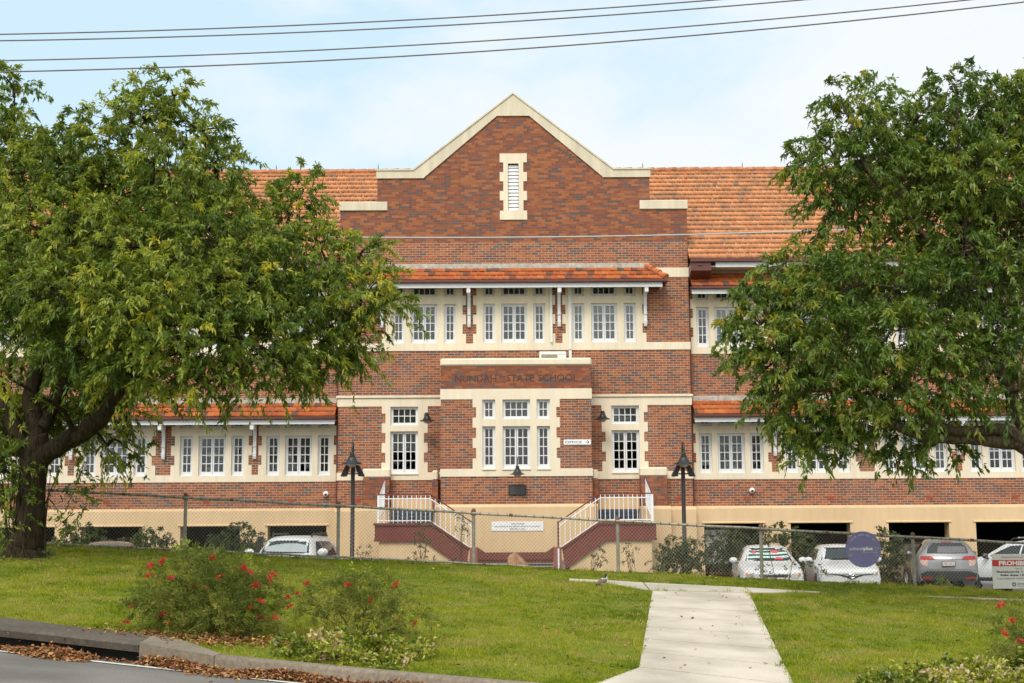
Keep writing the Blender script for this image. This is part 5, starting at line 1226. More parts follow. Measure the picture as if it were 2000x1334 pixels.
tw = MB(); v, f, t = crown(blobs, None, 128, .42, 38, .126, .0205, .66, tw, bias=.09)
sh = px_blobs([(10, 900, 40, -.4), (30, 980, 40, -.5), (115, 965, 30, .5), (150, 985, 32, .5), (130, 1020, 24, .4), (160, 935, 24, .5), (8, 1040, 30, -.4)], 28.2)
v2, f2, t2 = crown(sh, None, 75, .35, 16, .115, .02, .4, tw)
v = np.concatenate([v, v2]); f = np.concatenate([f, f2+len(v)-len(v2)]); t = np.concatenate([t, t2])
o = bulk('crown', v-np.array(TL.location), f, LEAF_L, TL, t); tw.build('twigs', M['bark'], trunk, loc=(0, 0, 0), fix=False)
# -- the tree on the right, its trunk just outside the picture
TR = empty('tree', (10.9, 26.6, gz(10.9, 26.6)), 'dark leafy tree reaching in over the cars from the right edge', 'tree')
rows = [(1640, 185, 34, 0), (1665, 240, 56, 0), (1710, 190, 40, .3), (1730, 250, 60, .2), (1795, 225, 44, 0), (1780, 290, 70, .3), (1865, 165, 42, 0), (1870, 230, 62, 0), (1900, 150, 24, .3), (1960, 190, 40, .4), (1950, 260, 60, .2), (2010, 240, 70, .4), (1620, 290, 40, .3), (1590, 275, 26, .2), (1570, 320, 42, .2), (1535, 325, 18, .2), (1640, 330, 66, 0), (1700, 330, 80, -.3), (1600, 385, 44, .2), (1650, 400, 50, 0), (1610, 440, 28, .2), (1595, 470, 16, .2), (1720, 410, 62, .4), (1800, 370, 86, 0), (1890, 340, 90, -.3), (1980, 350, 90, -.4), (1850, 440, 80, .2), (1950, 440, 90, .4), (1760, 470, 52, .2), (1700, 500, 50, -.2), (1640, 505, 40, -.3), (1580, 520, 52, 0), (1520, 535, 46, .1), (1475, 575, 46, 0), (1430, 610, 36, -.1), (1408, 640, 20, -.1), (1455, 660, 50, -.2), (1500, 620, 62, -.2), (1570, 600, 72, -.6), (1650, 570, 76, -.8), (1740, 560, 80, -.9), (1830, 560, 66, -.6), (1425, 705, 30, -.2), (1480, 720, 56, -.3), (1555, 690, 76, -.8), (1640, 670, 80, -1.1), (1730, 660, 80, -1.3), (1815, 650, 70, -1.2), (1895, 640, 56, .4), (1490, 790, 40, -.3), (1550, 780, 62, -.6), (1630, 770, 72, -1.), (1715, 760, 72, -1.2), (1800, 740, 66, -1.2), (1870, 760, 46, -.9), (1930, 700, 46, .2), (1960, 760, 44, .2), (1570, 850, 46, -.5), (1590, 900, 28, -.5), (1540, 870, 24, -.4), (1660, 830, 40, -.7), (1715, 830, 36, -.7), (1765, 860, 44, -.5), (1750, 915, 30, -.4), (1800, 890, 30, -.4), (1850, 860, 30, .0), (1835, 810, 40, -.8), (1900, 800, 26, -.6), (1875, 890, 18, 0), (2040, 470, 90, 0), (2050, 640, 90, 0), (2060, 300, 90, 0), (2050, 760, 60, .4), (1990, 560, 44, .5), (1985, 690, 46, -1.), (1950, 640, 40, -1.), (1900, 560, 56, -.9), (1960, 520, 56, -1.), (1990, 760, 44, -1.), (1870, 690, 40, -1.), (1880, 480, 56, -.8), (1985, 430, 60, -.8), (2005, 185, 46, .2), (1990, 230, 50, .1), (2030, 150, 50, .3), (1925, 200, 40, .2), (1560, 870, 34, -.4), (1620, 860, 40, -.5), (1680, 880, 30, -.4)]
blobs = px_blobs(rows, 27.0, .92)
for px, py, r in ((1760, 330, 80), (1880, 330, 110), (1620, 610, 100), (1760, 620, 110), (1900, 520, 90), (2120, 420, 150), (2160, 600, 150), (2100, 260, 110)): blobs += px_blobs([(px, py, r, 1.8)], 27.0, .95)
def T(px, py, dy): return at(px, py, 26.6+dy)
tb = MB(); b0 = Vector(TR.location)
nodes = limb(tb, [b0+Vector((0, 0, -.2)), b0+Vector((-.05, 0, .2)), T(2120, 1000, 0), T(2085, 930, 0)], [.55, .42, .36, .33], .05, 7, 16)
nodes += limb(tb, [T(2085, 930, 0), T(2030, 890, -.1), T(1985, 863, -.1), T(1950, 862, -.1), T(1900, 856, -.15), T(1830, 855, -.2), T(1775, 843, -.3), T(1700, 800, -.4), T(1620, 720, -.5), T(1540, 660, -.4)], [.21, .18, .155, .14, .12, .105, .09, .065, .04, .02], .03)
nodes += limb(tb, [T(2010, 880, -.1), T(1985, 850, -.2), T(1955, 838, -.2), T(1910, 842, -.3), T(1866, 842, -.3), T(1815, 820, -.4), T(1760, 760, -.5), T(1690, 700, -.6)], [.14, .12, .11, .10, .09, .08, .06, .03], .03)
nodes += limb(tb, [T(2085, 930, .1), T(2030, 880, .1), T(2000, 836, .1), T(1977, 775, .1), T(1956, 732, .1), T(1934, 682, .1), T(1898, 640, .1), T(1880, 600, .1), T(1884, 560, .1), T(1890, 480, .1), T(1880, 380, .2), T(1870, 260, .1)], [.20, .17, .15, .125, .115, .105, .095, .085, .07, .055, .04, .02], .03)
nodes += limb(tb, [T(1890, 590, .1), T(1840, 500, .2), T(1770, 420, .2), T(1700, 340, .1), T(1660, 260, 0)], [.07, .055, .045, .035, .02], .03)
nodes += limb(tb, [T(2100, 960, .3), T(2090, 760, .6), T(2040, 560, .5), T(1990, 380, .4), T(1960, 240, .3)], [.2, .15, .10, .06, .03], .03)
connect(tb, blobs, nodes)
for k in range(46):   # bare grey twigs among the upper right boughs
    q = T(1880+RNG.random()*130, 470+RNG.random()*260, -.2-RNG.random()*.6); d = Vector(RNG.normal(size=3)); d.normalize(); d *= .5+RNG.random()*.6
    tb.tube([q, q+d*.5+Vector(RNG.normal(size=3))*.08, q+d+Vector(RNG.normal(size=3))*.15], [.013, .008, .003], 4)
    if RNG.random() < .6: e = Vector(RNG.normal(size=3))*.3; tb.tube([q+d*.5, q+d*.5+e], [.007, .003], 3)
trunk = tb.build('trunk', M['bark_grey'], TR, smooth=True, loc=-TR.location, fix=False)
tw = MB(); v, f, t = crown(blobs, None, 140, .42, 38, .130, .0205, .66, tw, bias=.07)
bulk('crown', v-np.array(TR.location), f, LEAF_R, TR, t); tw.build('twigs', M['bark_grey'], trunk, fix=False)
# ---------------------------------------------------------------- shrubs
GREV = tint_mat('grevillea_leaves', [(0, (.075, .098, .018)), (.5, (.165, .190, .036)), (.8, (.27, .265, .06)), (.93, (.31, .21, .08)), (1, (.40, .44, .04))], .6, .2, .40)
BUSH = tint_mat('bush_leaves', [(0, (.022, .040, .010)), (.5, (.048, .075, .018)), (.8, (.085, .11, .030)), (.95, (.16, .17, .04)), (1, (.25, .19, .04))], .5, .35, .2)
JASM = tint_mat('jasmine_leaves', [(0, (.045, .075, .010)), (.4, (.12, .165, .018)), (.7, (.25, .27, .025)), (.90, (.44, .42, .05)), (.955, (.42, .42, .06)), (.975, (.55, .48, .30)), (1, (.58, .36, .28))], .4, .45, .22)
M['flower'] = tint_mat('red_flower', [(0, (.45, .018, .025)), (.6, (.66, .03, .035)), (1, (.75, .12, .10))], .5, .3, .25)
def fl_mesh():
    n = 46; d = RNG.normal(size=(n, 3)); d[:, 2] = np.abs(d[:, 2])*.7-.15; d /= np.linalg.norm(d, axis=1, keepdims=True)
    v, f, t = leaves(d*.006, d, .035+.03*RNG.random(n), np.full(n, .0050), RNG.random(n))
    o = bulk('flower', v, f, M['flower'], None, t); return o
def shrub(name, label, base, blobs, m, per, LL, LW, nl, droop, group=None, flowers=(), stems=5, cat='shrub', cr_r=.2, bias=0., stem_m=None, spread=.5):
    o = empty(name, base, label, cat, group); b0 = Vector(base)
    sm = MB(); nodes = [b0]
    for k in range(stems):
        c = Vector(blobs[int(RNG.random()*len(blobs))][0]); q = b0+Vector((RNG.normal()*.05, RNG.normal()*.05, -.05)); m1 = q.lerp(c, .5)+Vector((RNG.normal()*.06, RNG.normal()*.06, .03))
        L = (c-q).length; sm.tube([q-b0, q.lerp(m1, .5)-b0+Vector((RNG.normal()*.02, 0, .02)), m1-b0, c-b0], [.009+.007*L, .007+.003*L, .006, .003], 5); nodes += [q.lerp(m1, .6), m1]
    for c, r in blobs:
        q = min(nodes, key=lambda q_: (Vector(c)-q_).length); sm.tube([q-b0, (q+Vector(c))*.5-b0+Vector(RNG.normal(size=3))*.03, Vector(c)-b0], [.006, .004, .002], 4)
    tw = None; v, f, t = crown(blobs, None, per, cr_r, nl, LL, LW, droop, tw, bias=bias)
    fo = bulk('foliage', v-np.array(base), f, m, o, t)
    sm.build('stem', stem_m or M['stem'], o, fix=False)
    for p in flowers:
        c = FL.copy(); COL.objects.link(c); c.parent = o; c.location = Vector(p)-b0; c.rotation_euler = (RNG.normal()*.5, RNG.normal()*.5, RNG.random()*6); s_ = .95+.4*RNG.random(); c.scale = (s_, s_, s_)
    return o
FL = fl_mesh()
FLOWERS1 = [(293, 1105), (292, 1124), (333, 1128), (415, 1089), (476, 1110), (489, 1118), (428, 1128), (534, 1122), (526, 1131), (499, 1144), (508, 1174), (488, 1188), (444, 1200), (509, 1206), (537, 1207), (463, 1234), (328, 1217), (258, 1184), (246, 1215), (317, 1200), (378, 1145), (318, 1096), (448, 1236)]
FLOWERS2 = [(600, 1139), (582, 1161), (561, 1167), (566, 1185), (682, 1143), (773, 1143), (812, 1215), (724, 1172), (779, 1210)]
b = px_blobs([(320, 1130, 36, .1), (300, 1175, 40, 0), (270, 1195, 26, -.1), (350, 1165, 52, -.2), (400, 1120, 44, .1), (380, 1095, 24, .1), (440, 1110, 40, 0), (490, 1130, 34, .2), (430, 1165, 56, -.3), (500, 1175, 40, 0), (340, 1205, 40, -.3), (410, 1205, 44, -.5), (480, 1210, 40, -.3), (525, 1160, 20, .2), (360, 1150, 50, .5), (460, 1150, 50, .5), (525, 1215, 22, -.1)], 20.0)
sh1 = shrub('flowering_shrub', 'fuller of two grevillea bushes with red spider flowers, beside the storm drain', (-4.2, 20.0, gz(-4.2, 20)), b, GREV, 640, .078, .0064, 26, .15, 'grevillea bushes', [at(px, py, 19.55+RNG.random()*.2) for px, py in FLOWERS1], 9, cr_r=.20)
b = px_blobs([(600, 1165, 28, 0), (580, 1185, 20, -.1), (640, 1165, 36, .1), (690, 1150, 36, .1), (740, 1165, 40, 0), (780, 1180, 36, .1), (800, 1215, 30, 0), (700, 1190, 40, -.2), (640, 1200, 30, -.2), (760, 1215, 36, -.2), (690, 1130, 18, 0), (730, 1140, 24, .2), (820, 1195, 16, .1), (650, 1170, 40, .4), (740, 1190, 40, .4)], 19.9)
shrub('flowering_shrub', 'sparser of two grevillea bushes with bare stems, rising behind the variegated jasmine mound', (-2.15, 19.9, gz(-2.15, 19.9)), b, GREV, 430, .078, .0062, 25, .15, 'grevillea bushes', [at(px, py, 19.55+RNG.random()*.2) for px, py in FLOWERS2], 11, cr_r=.20, bias=.06)
SPR = tint_mat('new_shoots', [(0, (.16, .21, .02)), (1, (.34, .38, .04))], .5, .3, .3)
for px, py, par in ((365, 1072, 'pale green seedling poking above the fuller grevillea bush'), (690, 1118, 'pale green seedling poking above the sparser grevillea bush')):
    b = px_blobs([(px, py, 9, 0), (px+16, py+6, 7, 0), (px-14, py+6, 7, 0)], 20.2)
    shrub('seedling', par, tuple(at(px, py+40, 20.2)), b, SPR, 420, .075, .012, 12, .1, None, (), 2, 'plant', .09)
b = px_blobs([(560, 1262, 24, .1), (590, 1275, 26, -.2), (640, 1262, 30, .1), (640, 1285, 26, -.4), (690, 1265, 28, .1), (690, 1292, 26, -.4), (740, 1275, 28, .1), (745, 1300, 24, -.4), (790, 1275, 24, .3), (790, 1300, 20, -.2), (825, 1265, 18, .6), (610, 1250, 20, .4), (670, 1248, 16, .5), (830, 1285, 14, .3)], 18.35)
shrub('jasmine_mound', 'low mound of yellow-green variegated jasmine spilling over the kerb', (-2.0, 18.2, gz(-2, 18.2)), b, JASM, 1000, .066, .017, 18, .05, 'jasmine mounds', (), 8, 'shrub', .10, .17)
b = px_blobs([(1720, 1332, 22, .2), (1760, 1340, 34, -.4), (1790, 1318, 22, .3), (1840, 1322, 32, 0), (1850, 1345, 40, -.6), (1900, 1310, 26, .3), (1930, 1322, 36, 0), (1960, 1345, 44, -.5), (1985, 1300, 26, .3), (2030, 1305, 44, 0), (1700, 1348, 26, -.3)], 18.2)
shrub('jasmine_mound', 'mound of variegated jasmine with pink tips in the bottom right corner', (5.9, 18.0, gz(5.9, 18.0)), b, JASM, 1000, .066, .017, 18, .05, 'jasmine mounds', (), 8, 'shrub', .10, .16)
b = px_blobs([(1990, 1240, 40, 0), (1985, 1285, 34, -.3), (2040, 1220, 50, .2), (2010, 1190, 24, 0), (2050, 1270, 60, 0), (1960, 1215, 14, .1)], 18.8)
shrub('flowering_shrub', 'grevillea bush with red flowers cut off by the right edge of the photo', (7.1, 18.9, gz(7.1, 18.9)), b, GREV, 480, .075, .0068, 24, .15, 'grevillea bushes', [at(px, py, 18.4) for px, py in ((1955, 1183), (1962, 1237), (1994, 1253), (1978, 1212))], 7, cr_r=.20)
# bushes in the car park beds behind the fence: (px, py, r) clumps at one distance
def bed(label, Y, rows, per=90, LL=.085, LW=.019, nl=18, droop=.25, m=BUSH, stems=5, name='bush', grp='bushes behind the fence', base_py=None, bias=0., zb=None, cr=.18):
    b = px_blobs([(px, py, r, RNG.normal()*.15) for px, py, r in rows], Y); X = sum(q[0][0] for q in b)/len(b)
    shrub(name, label, (X, Y, .012 if zb is None else zb), b, m, per, LL, LW, nl, droop, grp, (), stems, 'bush', cr, bias)
bed('grey-green bush against the wall just right of the big tree trunk', 45, [(130, 1055, 24), (155, 1045, 24), (185, 1058, 24), (145, 1075, 26), (205, 1068, 18), (112, 1068, 16)], 330, bias=.10)
bed('grey-green bush above the brown car roof', 45.4, [(285, 1055, 22), (310, 1060, 24), (300, 1080, 28), (330, 1078, 16), (270, 1072, 20), (240, 1068, 18)], 330, bias=.08)
bed('rounded dark bush left of the white four-wheel drive', 45, [(440, 1060, 26), (465, 1045, 24), (490, 1060, 24), (455, 1082, 30), (490, 1085, 26), (420, 1075, 18), (510, 1070, 14)], 380)
bed('small upright dark bush just right of the left lamp post', 40, [(710, 1068, 8), (708, 1080, 10), (706, 1092, 12), (714, 1076, 9)], 260, .05, .014, 12, name='bush')
bed('leggy rose bush in front of the left maroon stair', 33.2, [(818, 1035, 13), (835, 1042, 12), (808, 1048, 12), (830, 1060, 10), (845, 1030, 7), (815, 1085, 8), (805, 1095, 7), (840, 1095, 7), (822, 1075, 7)], 150, .05, .017, 11, .1, BUSH, 6, 'rose_bush', 'rose bushes along the fence', bias=.16, zb=.6, cr=.10)
bed('thin rose bush beside the fence post at the left stair foot', 33.2, [(902, 1020, 9), (912, 1028, 8), (898, 1008, 6), (872, 1055, 6), (882, 1098, 6)], 150, .05, .017, 10, .1, BUSH, 5, 'rose_bush', 'rose bushes along the fence', bias=.18, zb=.5, cr=.10)
bed('thin dark bush in front of the right maroon stair', 34, [(1160, 1075, 11), (1170, 1085, 10), (1155, 1092, 10), (1178, 1095, 8), (1162, 1104, 8)], 190, .05, .016, 11, .1, bias=.03, zb=.3, cr=.10)
bed('thin bush right of the fence post before the tan base wall', 34, [(1222, 1068, 8), (1230, 1082, 9), (1225, 1098, 10), (1236, 1072, 7)], 190, .05, .016, 11, .1, bias=.1, zb=.3, cr=.10)
bed('broad dark bush round the foot of the right lamp post', 41.5, [(1320, 1070, 22), (1345, 1072, 20), (1300, 1085, 20), (1325, 1095, 26), (1355, 1092, 20), (1290, 1100, 16), (1330, 1112, 24), (1370, 1105, 14)], 380)
bed('tall dark bush left of the white sedan', 45.5, [(1400, 1060, 20), (1425, 1055, 22), (1410, 1080, 24), (1440, 1075, 20), (1385, 1095, 18), (1430, 1100, 22), (1455, 1062, 14)], 380)
bed('wide bush behind the white sedan roof', 46.4, [(1495, 1045, 16), (1520, 1040, 18), (1550, 1050, 18), (1575, 1060, 16), (1510, 1065, 20), (1545, 1070, 20), (1590, 1075, 12)], 380)
bed('tall dark bush between the round sign and the silver SUV', 45.8, [(1735, 1055, 18), (1725, 1080, 22), (1745, 1085, 20), (1720, 1110, 22), (1742, 1115, 18), (1728, 1040, 10), (1755, 1062, 10)], 380)
bed('scrawny rose bush in front of the white sedan', 32.6, [(1495, 1112, 10), (1512, 1122, 10), (1540, 1118, 10), (1548, 1095, 7), (1500, 1060, 6), (1555, 1080, 5), (1480, 1118, 9)], 130, .05, .018, 9, .05, BUSH, 6, 'rose_bush', 'rose bushes along the fence', bias=.2, zb=.35, cr=.10)
bed('scrawny rose sprays between the two white cars', 32.6, [(1580, 1105, 8), (1598, 1112, 7), (1605, 1122, 6), (1572, 1100, 5)], 150, .05, .018, 9, .05, BUSH, 4, 'rose_bush', 'rose bushes along the fence', bias=.26, zb=.3, cr=.10)
bed('yellow-green weed at the fence below the silver SUV', 31.7, [(1828, 1142, 8), (1840, 1136, 8), (1850, 1143, 8), (1838, 1128, 5), (1812, 1148, 5)], 300, .05, .016, 10, .0, SPR, 3, 'weed', None, zb=.5, cr=.08)
# tree-side patch of seedlings at the trunk's foot
bed('dark weeds at the foot of the big tree trunk', 27.9, [(75, 1088, 8), (95, 1082, 6), (10, 1092, 8), (50, 1094, 7)], 260, .05, .016, 10, .0, BUSH, 3, 'weed', None, zb=gz(-9.6, 27.9), cr=.08)
# ---------------------------------------------------------------- lawn
def inpoly(X, Y, poly):
    ins = np.zeros(len(X), bool); n = len(poly)
    for i in range(n):
        (x0, y0), (x1, y1) = poly[i], poly[(i+1) % n]
        c = ((y0 > Y) != (y1 > Y)) & (X < (x1-x0)*(Y-y0)/(y1-y0+1e-12)+x0); ins ^= c
    return ins
def vnoise(X, Y, s, seed):
    r = np.random.default_rng(seed); g_ = r.random((128, 128)); x, y = X/s+500, Y/s+500; i, j = np.floor(x).astype(int), np.floor(y).astype(int); u, v = x-i, y-j; u, v = u*u*(3-2*u), v*v*(3-2*v)
    G = lambda a, b_: g_[a % 128, b_ % 128]
    return (G(i, j)*(1-u)+G(i+1, j)*u)*(1-v)+(G(i, j+1)*(1-u)+G(i+1, j+1)*u)*v
KX, KY = np.array([p[0] for p in KERB]), np.array([p[1] for p in KERB])
def lawn_points(n):
    Y = 16.3+(31.25-16.3)*RNG.random(n)**1.25; X = (RNG.random(n)*2-1)*(.375*Y+.8)
    ky = np.interp(X, KX, KY); ok = Y > ky+.16
    e = .13*(vnoise(X, Y, .25, 5)-.30)+.05*(vnoise(X, Y, .07, 6)-.4)      # ragged edges where the grass creeps over the concrete
    main = [(PL0[0]+.03, PL0[1]-.0), (PL1[0]+.03, PL1[1]), (PR1[0]-.03, PR1[1]), (PR0[0]-.03, PR0[1])]
    ok &= ~inpoly(X+e, Y, main); ok &= ~inpoly(X, Y+e, [(1.08, 17.58), (.66, 16.7), (3.95, 16.2), (3.44, 18.05), (1.66, 18.8)])
    lo = np.interp(X, [c[0] for c in cx], [c[1] for c in cx]); hi = np.interp(X, [c[0] for c in cx], [c[2] for c in cx])
    ok &= ~((Y > lo+.05+2.2*np.abs(e)) & (Y < hi-.04) & (X > 1.25) & (X < 6.05))
    lint = [(a[0], a[1]) for a in fr_]+[(-3.7, 17.9), (-3.66, 18.2), (-4.3, 18.98)]+[(a[0], a[1]) for a in bk_[::-1]]
    ok &= ~inpoly(X, Y-.02, lint)
    bare = np.exp(-(((X+4.0)/1.3)**2+((Y-19.45)/.5)**2))+np.exp(-(((X+2.9)/.8)**2+((Y-18.6)/.45)**2))+.9*np.exp(-(((X+9.5)/1.0)**2+((Y-28.2)/.45)**2))+.6*np.exp(-(((X-6.6)/1.6)**2+((Y-23.3)/.5)**2))+.5*np.exp(-(((X-.2)/.8)**2+((Y-18.3)/.5)**2))+.35*np.exp(-(((X-1.0)/1.3)**2+((Y-20.5)/1.2)**2))
    ok &= RNG.random(n) > bare*1.05; ok &= RNG.random(n) < .30+1.1*vnoise(X, Y, .33, 9)
    return X[ok], Y[ok], vnoise(X, Y, .9, 21)[ok], vnoise(X, Y, .16, 33)[ok], vnoise(X, Y, 2.6, 44)[ok]
X, Y, na, nb_, nc = lawn_points(620000); n = len(X); hgt = (.018+.030*RNG.random(n))*(.30+1.3*nb_**1.3)*(.7+.7*na)*(.75+.6*vnoise(X, Y, .38, 61))
tall = (RNG.random(n) < .02) | ((vnoise(X, Y, .15, 91) > .80) & (RNG.random(n) < .5)); hgt[tall] *= 2.1
edge = np.abs(Y-31.0) < .35; hgt[edge] *= 1.25
Z = 1.101-.0518*X+.0783*(np.minimum(Y, 30.8)-31)+.012*np.sin(X*1.7+Y*.9)*np.sin(Y*1.3-X*.4)-.006
a = RNG.random(n)*2*np.pi; wd = .004+.006*RNG.random(n); le = hgt*(.25+.75*RNG.random(n)); la = RNG.random(n)*2*np.pi
P0 = np.stack([X-np.cos(a)*wd, Y-np.sin(a)*wd, Z], 1); P1 = np.stack([X+np.cos(a)*wd, Y+np.sin(a)*wd, Z], 1); P2 = np.stack([X+np.cos(la)*le, Y+np.sin(la)*le, Z+hgt], 1)
V = np.stack([P0, P1, P2], 1).reshape(-1, 3); Fc = np.arange(3*n).reshape(-1, 3)
tint = np.clip(.46+.60*(na-.5)+.60*(nb_-.5)+.40*(nc-.5)+.55*(vnoise(X, Y, .30, 56)-.5)+.4*(vnoise(X, Y, .07, 55)-.5)+RNG.normal(size=n)*.17, 0, .97); tint[RNG.random(n) < .03+.38*np.clip((vnoise(X, Y, .5, 71)-.56)*4, 0, 1)] = 1.
GR = tint_mat('grass_blades', [(0, (.080, .130, .008)), (.35, (.180, .238, .012)), (.65, (.285, .310, .020)), (.9, (.385, .37, .045)), (.98, (.42, .36, .09)), (1, (.46, .34, .15))], .75, .12, .45)
tag(bulk('grass', V, Fc, GR, None, np.repeat(tint, 3)), kind='stuff')
# clover and broad weeds in the lawn at left
n = 26000; X, Y, na, nb_, nc = lawn_points(n*2); k = (vnoise(X, Y, 1.1, 77) > .56) & (X < 1.5); X, Y = X[k], Y[k]; n = len(X)
Z = 1.101-.0518*X+.0783*(np.minimum(Y, 30.8)-31)+.01+.035*RNG.random(n)
D = RNG.normal(size=(n, 3)); D[:, 2] = np.abs(D[:, 2])*.5; v, f, t = leaves(np.stack([X, Y, Z], 1), D, .018+.02*RNG.random(n), .007+.005*RNG.random(n), np.clip(RNG.normal(.45, .16, n), 0, .9), up=np.array([0, 0, 1.]))
tag(bulk('clover', v, f, GR, None, t), kind='stuff')
# fallen leaves: the drift in the gutter and strays on lawn and path
LIT = tint_mat('dead_leaves', [(0, (.13, .055, .025)), (.4, (.26, .115, .045)), (.7, (.37, .18, .075)), (.9, (.46, .27, .14)), (.97, (.50, .30, .06)), (1, (.55, .42, .05))], .8, .2)
def gutter_leaves(n, x0, x1, heap):
    X = x0+(x1-x0)*RNG.random(n); d = np.abs(RNG.normal(size=n))*.19*(.8+.4*np.sin(X*3))+(.12 if x1 < -5 else 0); ky = np.interp(X, KX, KY)
    Y = ky-.02-d; h = heap(X)*np.exp(-((d-(.22 if x1 < -5 else 0))/.30)**2)*RNG.random(n)
    Z = np.array([road_z(x, y) for x, y in zip(X, Y)])+.008+h
    return X, Y, Z
parts = []
for n, x0, x1, hp in ((7500, -4.7, 1.3, lambda X: .085+.03*np.sin(X*4)), (3600, -6.9, -5.35, lambda X: .085*np.exp(-((X+5.9)/.5)**2)+.015), (500, -9.5, -4.4, lambda X: .02+0*X)):
    parts.append(np.stack(gutter_leaves(n, x0, x1, hp), 1))
P = np.concatenate(parts); n = len(P); D = RNG.normal(size=(n, 3)); D[:, 2] *= .30
v, f, t = leaves(P, D, .045+.055*RNG.random(n), .010+.012*RNG.random(n), np.clip(RNG.normal(.48, .22, n), 0, 1)**1.0, .5, up=np.array([0, 0, 1.2]))
tag(bulk('leaf_litter', v, f, LIT, None, t), kind='stuff')
X, Y, na, nb_, nc = lawn_points(2600); k = RNG.random(len(X)) < .18+.85*((X > .2) & (X < 2.6) & (Y < 24))+.35*(Y > 28.8); X, Y = X[k], Y[k]
n2 = 34; t_ = RNG.random(n2); xa = 1.75+1.0*t_+RNG.random(n2)*1.7; ya = 18.6+9*t_
n3 = 1500; xb = -4.2+RNG.normal(size=n3)*1.0; yb = 19.35+RNG.normal(size=n3)*.28
X = np.concatenate([X, xa, xb]); Y = np.concatenate([Y, ya, yb]); n = len(X); Z = 1.101-.0518*X+.0783*(np.minimum(Y, 30.8)-31)+.024+.02*RNG.random(n)
D = RNG.normal(size=(n, 3)); D[:, 2] *= .3; v, f, t = leaves(np.stack([X, Y, Z], 1), D, .04+.05*RNG.random(n), .010+.014*RNG.random(n), np.clip(RNG.normal(.5, .25, n), 0, 1), .4, up=np.array([0, 0, 1.2]))
tag(bulk('fallen_leaves', v, f, LIT, None, t), kind='stuff')
# ---------------------------------------------------------------- the plover on the lawn
bp = (1.66, 27.0, gz(1.66, 27.0)); o = empty('plover', bp, 'brown and white plover with black cap standing on the lawn beside the path', 'bird', rz=R(0))
M['b_brown'] = paint('brown_feathers', (.17, .115, .075), .8, .25, 30.); M['b_black'] = paint('black_feathers', (.012, .011, .014), .7, .2, 20.); M['b_white'] = paint('white_feathers', (.70, .69, .66), .8, .06, 20.); M['b_leg'] = paint('bird_leg', (.16, .06, .055), .6, .2, 20.); M['b_yellow'] = paint('bird_bill', (.62, .45, .04), .5, .1, 20.)
pts = cr_interp([(-.118, 0, .128, .008), (-.10, 0, .138, .020), (-.07, 0, .158, .038), (-.03, 0, .182, .056), (.02, 0, .205, .066), (.055, 0, .232, .056), (.072, 0, .262, .036), (.076, 0, .285, .024), (.076, 0, .305, .024), (.080, 0, .322, .029), (.084, 0, .336, .022), (.086, 0, .347, .004)], 4)
mb = MB(); k = 16; ring0 = len(mb.v)
for i, q in enumerate(pts):
    a_ = Vector(pts[max(i-1, 0)][:3]); c_ = Vector(pts[min(i+1, len(pts)-1)][:3]); tt = (c_-a_).normalized(); u = Vector((0, 1, 0)); w_ = tt.cross(u)
    for j in range(k): an = 2*math.pi*j/k; mb.v.append(tuple(Vector(q[:3])+(u*math.cos(an)*1.02+w_*math.sin(an))*q[3]))
for i in range(len(pts)-1):
    for j in range(k):
        f_ = (i*k+j, i*k+(j+1) % k, (i+1)*k+(j+1) % k, (i+1)*k+j); c_ = sum((Vector(mb.v[q_]) for q_ in f_), Vector())/4
        ax = Vector(pts[i][:3]); front = (c_-ax).x+(-.5)*(c_-ax).z
        mi = 0
        if c_.z > .312 or (c_.z > .262 and (c_-ax).x < .008): mi = 1
        elif c_.z > .255: mi = 2
        elif (c_-ax).z < -.45*pts[i][3] and c_.x < .06: mi = 2
        elif front > .75*pts[i][3] and c_.x > .03: mi = 2
        if c_.x < -.098: mi = 1
        mb.f.append(f_); mb.mi.append(mi)
mb.build('body', [M['b_brown'], M['b_black'], M['b_white']], o, smooth=True)
mb = MB()
for s in (1, -1):
    mb.tube([(0, s*.018, .15), (-.004, s*.02, .095), (.006, s*.02, .008)], [.010, .005, .004], 6)
    for a_ in (-.5, 0, .5): mb.tube([(.006, s*.02, .008), (.006+.035*math.cos(a_), s*.02+.035*math.sin(a_), .003)], [.004, .002], 4)
mb.build('legs', M['b_leg'], o)
mb = MB(); mb.tube([(.10, -.006, .322), (.118, -.008, .320), (.135, -.009, .316)], [.008, .006, .002], 6); mb.tube([(.098, -.012, .326), (.10, -.015, .318), (.10, -.012, .308)], [.006, .007, .002], 6); mb.build('bill', M['b_yellow'], o)
# the flower used as the pattern now stays on the fuller bush
FL.parent = sh1; FL.location = Vector(at(398, 1150, 19.5))-Vector(sh1.location)
# ---------------------------------------------------------------- light and sky
SUN_EL, SUN_AZ = 49, 196      # azimuth measured so that the sun stands behind and to the left of the camera
w = bpy.data.worlds.new('World'); SC.world = w; w.use_nodes = True; nt = w.node_tree; nt.nodes.clear()
out = nd(nt, 'ShaderNodeOutputWorld'); bg = nd(nt, 'ShaderNodeBackground'); bg.inputs['Strength'].default_value = .10
sky = nd(nt, 'ShaderNodeTexSky'); sky.sky_type = 'NISHITA'; sky.sun_disc = False; sky.sun_elevation = R(SUN_EL); sky.sun_rotation = R(SUN_AZ); sky.dust_density = 2.; sky.air_density = 1.
tc = nd(nt, 'ShaderNodeTexCoord'); mp = nd(nt, 'ShaderNodeMapping'); mp.inputs['Scale'].default_value = (1., 1., 2.2); ln(nt, tc.outputs['Generated'], mp.inputs[0])
n1 = nd(nt, 'ShaderNodeTexNoise', Scale=4.6, Detail=9., Roughness=.55, Distortion=.25); ln(nt, mp.outputs[0], n1.inputs['Vector'])
sx = nd(nt, 'ShaderNodeSeparateXYZ'); ln(nt, tc.outputs['Generated'], sx.inputs[0])
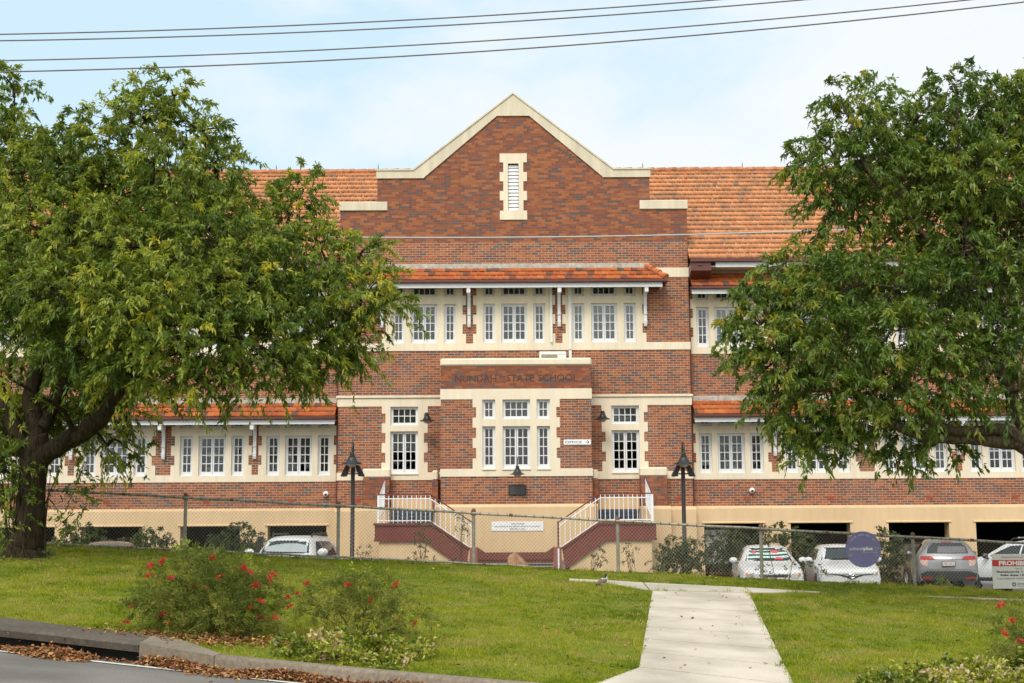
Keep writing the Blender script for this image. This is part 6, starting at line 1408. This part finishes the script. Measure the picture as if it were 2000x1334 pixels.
# cloud cover grows to the right of the picture and towards the horizon
m1 = nd(nt, 'ShaderNodeMath', operation='MULTIPLY_ADD'); ln(nt, sx.outputs['X'], m1.inputs[0]); m1.inputs[1].default_value = .42; ln(nt, n1.outputs['Fac'], m1.inputs[2])
m2 = nd(nt, 'ShaderNodeMath', operation='MULTIPLY_ADD'); ln(nt, sx.outputs['Z'], m2.inputs[0]); m2.inputs[1].default_value = -.55; ln(nt, m1.outputs[0], m2.inputs[2])
rp = ramp(nt, [(.27, (0, 0, 0)), (.40, (.65, .65, .65)), (.52, (1, 1, 1))]); ln(nt, m2.outputs[0], rp.inputs['Fac'])
thin = mix(nt, .62, sky.outputs['Color'], (9.5, 12.4, 13.7))
cl = mix(nt, rp.outputs['Color'], thin, (9.3, 9.75, 10.0))
# glow added round the sun, unseen behind the camera, to fill front light
dn = nd(nt, 'ShaderNodeVectorMath', operation='DOT_PRODUCT'); ln(nt, tc.outputs['Generated'], dn.inputs[0])
_a, _e = R(SUN_AZ), R(SUN_EL); dn.inputs[1].default_value = (math.sin(_a)*math.cos(_e), math.cos(_a)*math.cos(_e), math.sin(_e))
mx = nd(nt, 'ShaderNodeMath', operation='MAXIMUM'); ln(nt, dn.outputs['Value'], mx.inputs[0]); mx.inputs[1].default_value = 0.
pw = nd(nt, 'ShaderNodeMath', operation='POWER'); ln(nt, mx.outputs[0], pw.inputs[0]); pw.inputs[1].default_value = 2.5
vs2 = nd(nt, 'ShaderNodeVectorMath', operation='SCALE'); vs2.inputs[0].default_value = (10.5, 10.0, 9.2); ln(nt, pw.outputs[0], vs2.inputs['Scale'])
cl = mix(nt, 1., cl, vs2.outputs[0], 'ADD')
ln(nt, cl, bg.inputs['Color']); ln(nt, bg.outputs[0], out.inputs['Surface'])
sun = bpy.data.lights.new('sun', 'SUN'); sun.energy = 2.2; sun.angle = R(24); sun.color = (1, .94, .85)
so = bpy.data.objects.new('sun', sun); link(so)
az, el = R(SUN_AZ), R(SUN_EL); d = Vector((math.sin(az)*math.cos(el), math.cos(az)*math.cos(el), math.sin(el)))
so.rotation_euler = d.to_track_quat('Z', 'Y').to_euler(); so.location = (0, 0, 30)
vs_ = SC.view_settings; SC.display_settings.display_device = 'sRGB'
vs_.view_transform = 'Standard'; vs_.look = 'None'; vs_.exposure = 0; vs_.gamma = 1; vs_.use_curve_mapping = False
SC.cycles.max_bounces = 8; SC.cycles.transparent_max_bounces = 12; SC.cycles.use_denoising = True; SC.cycles.use_adaptive_sampling = False; SC.cycles.sample_clamp_indirect = 4
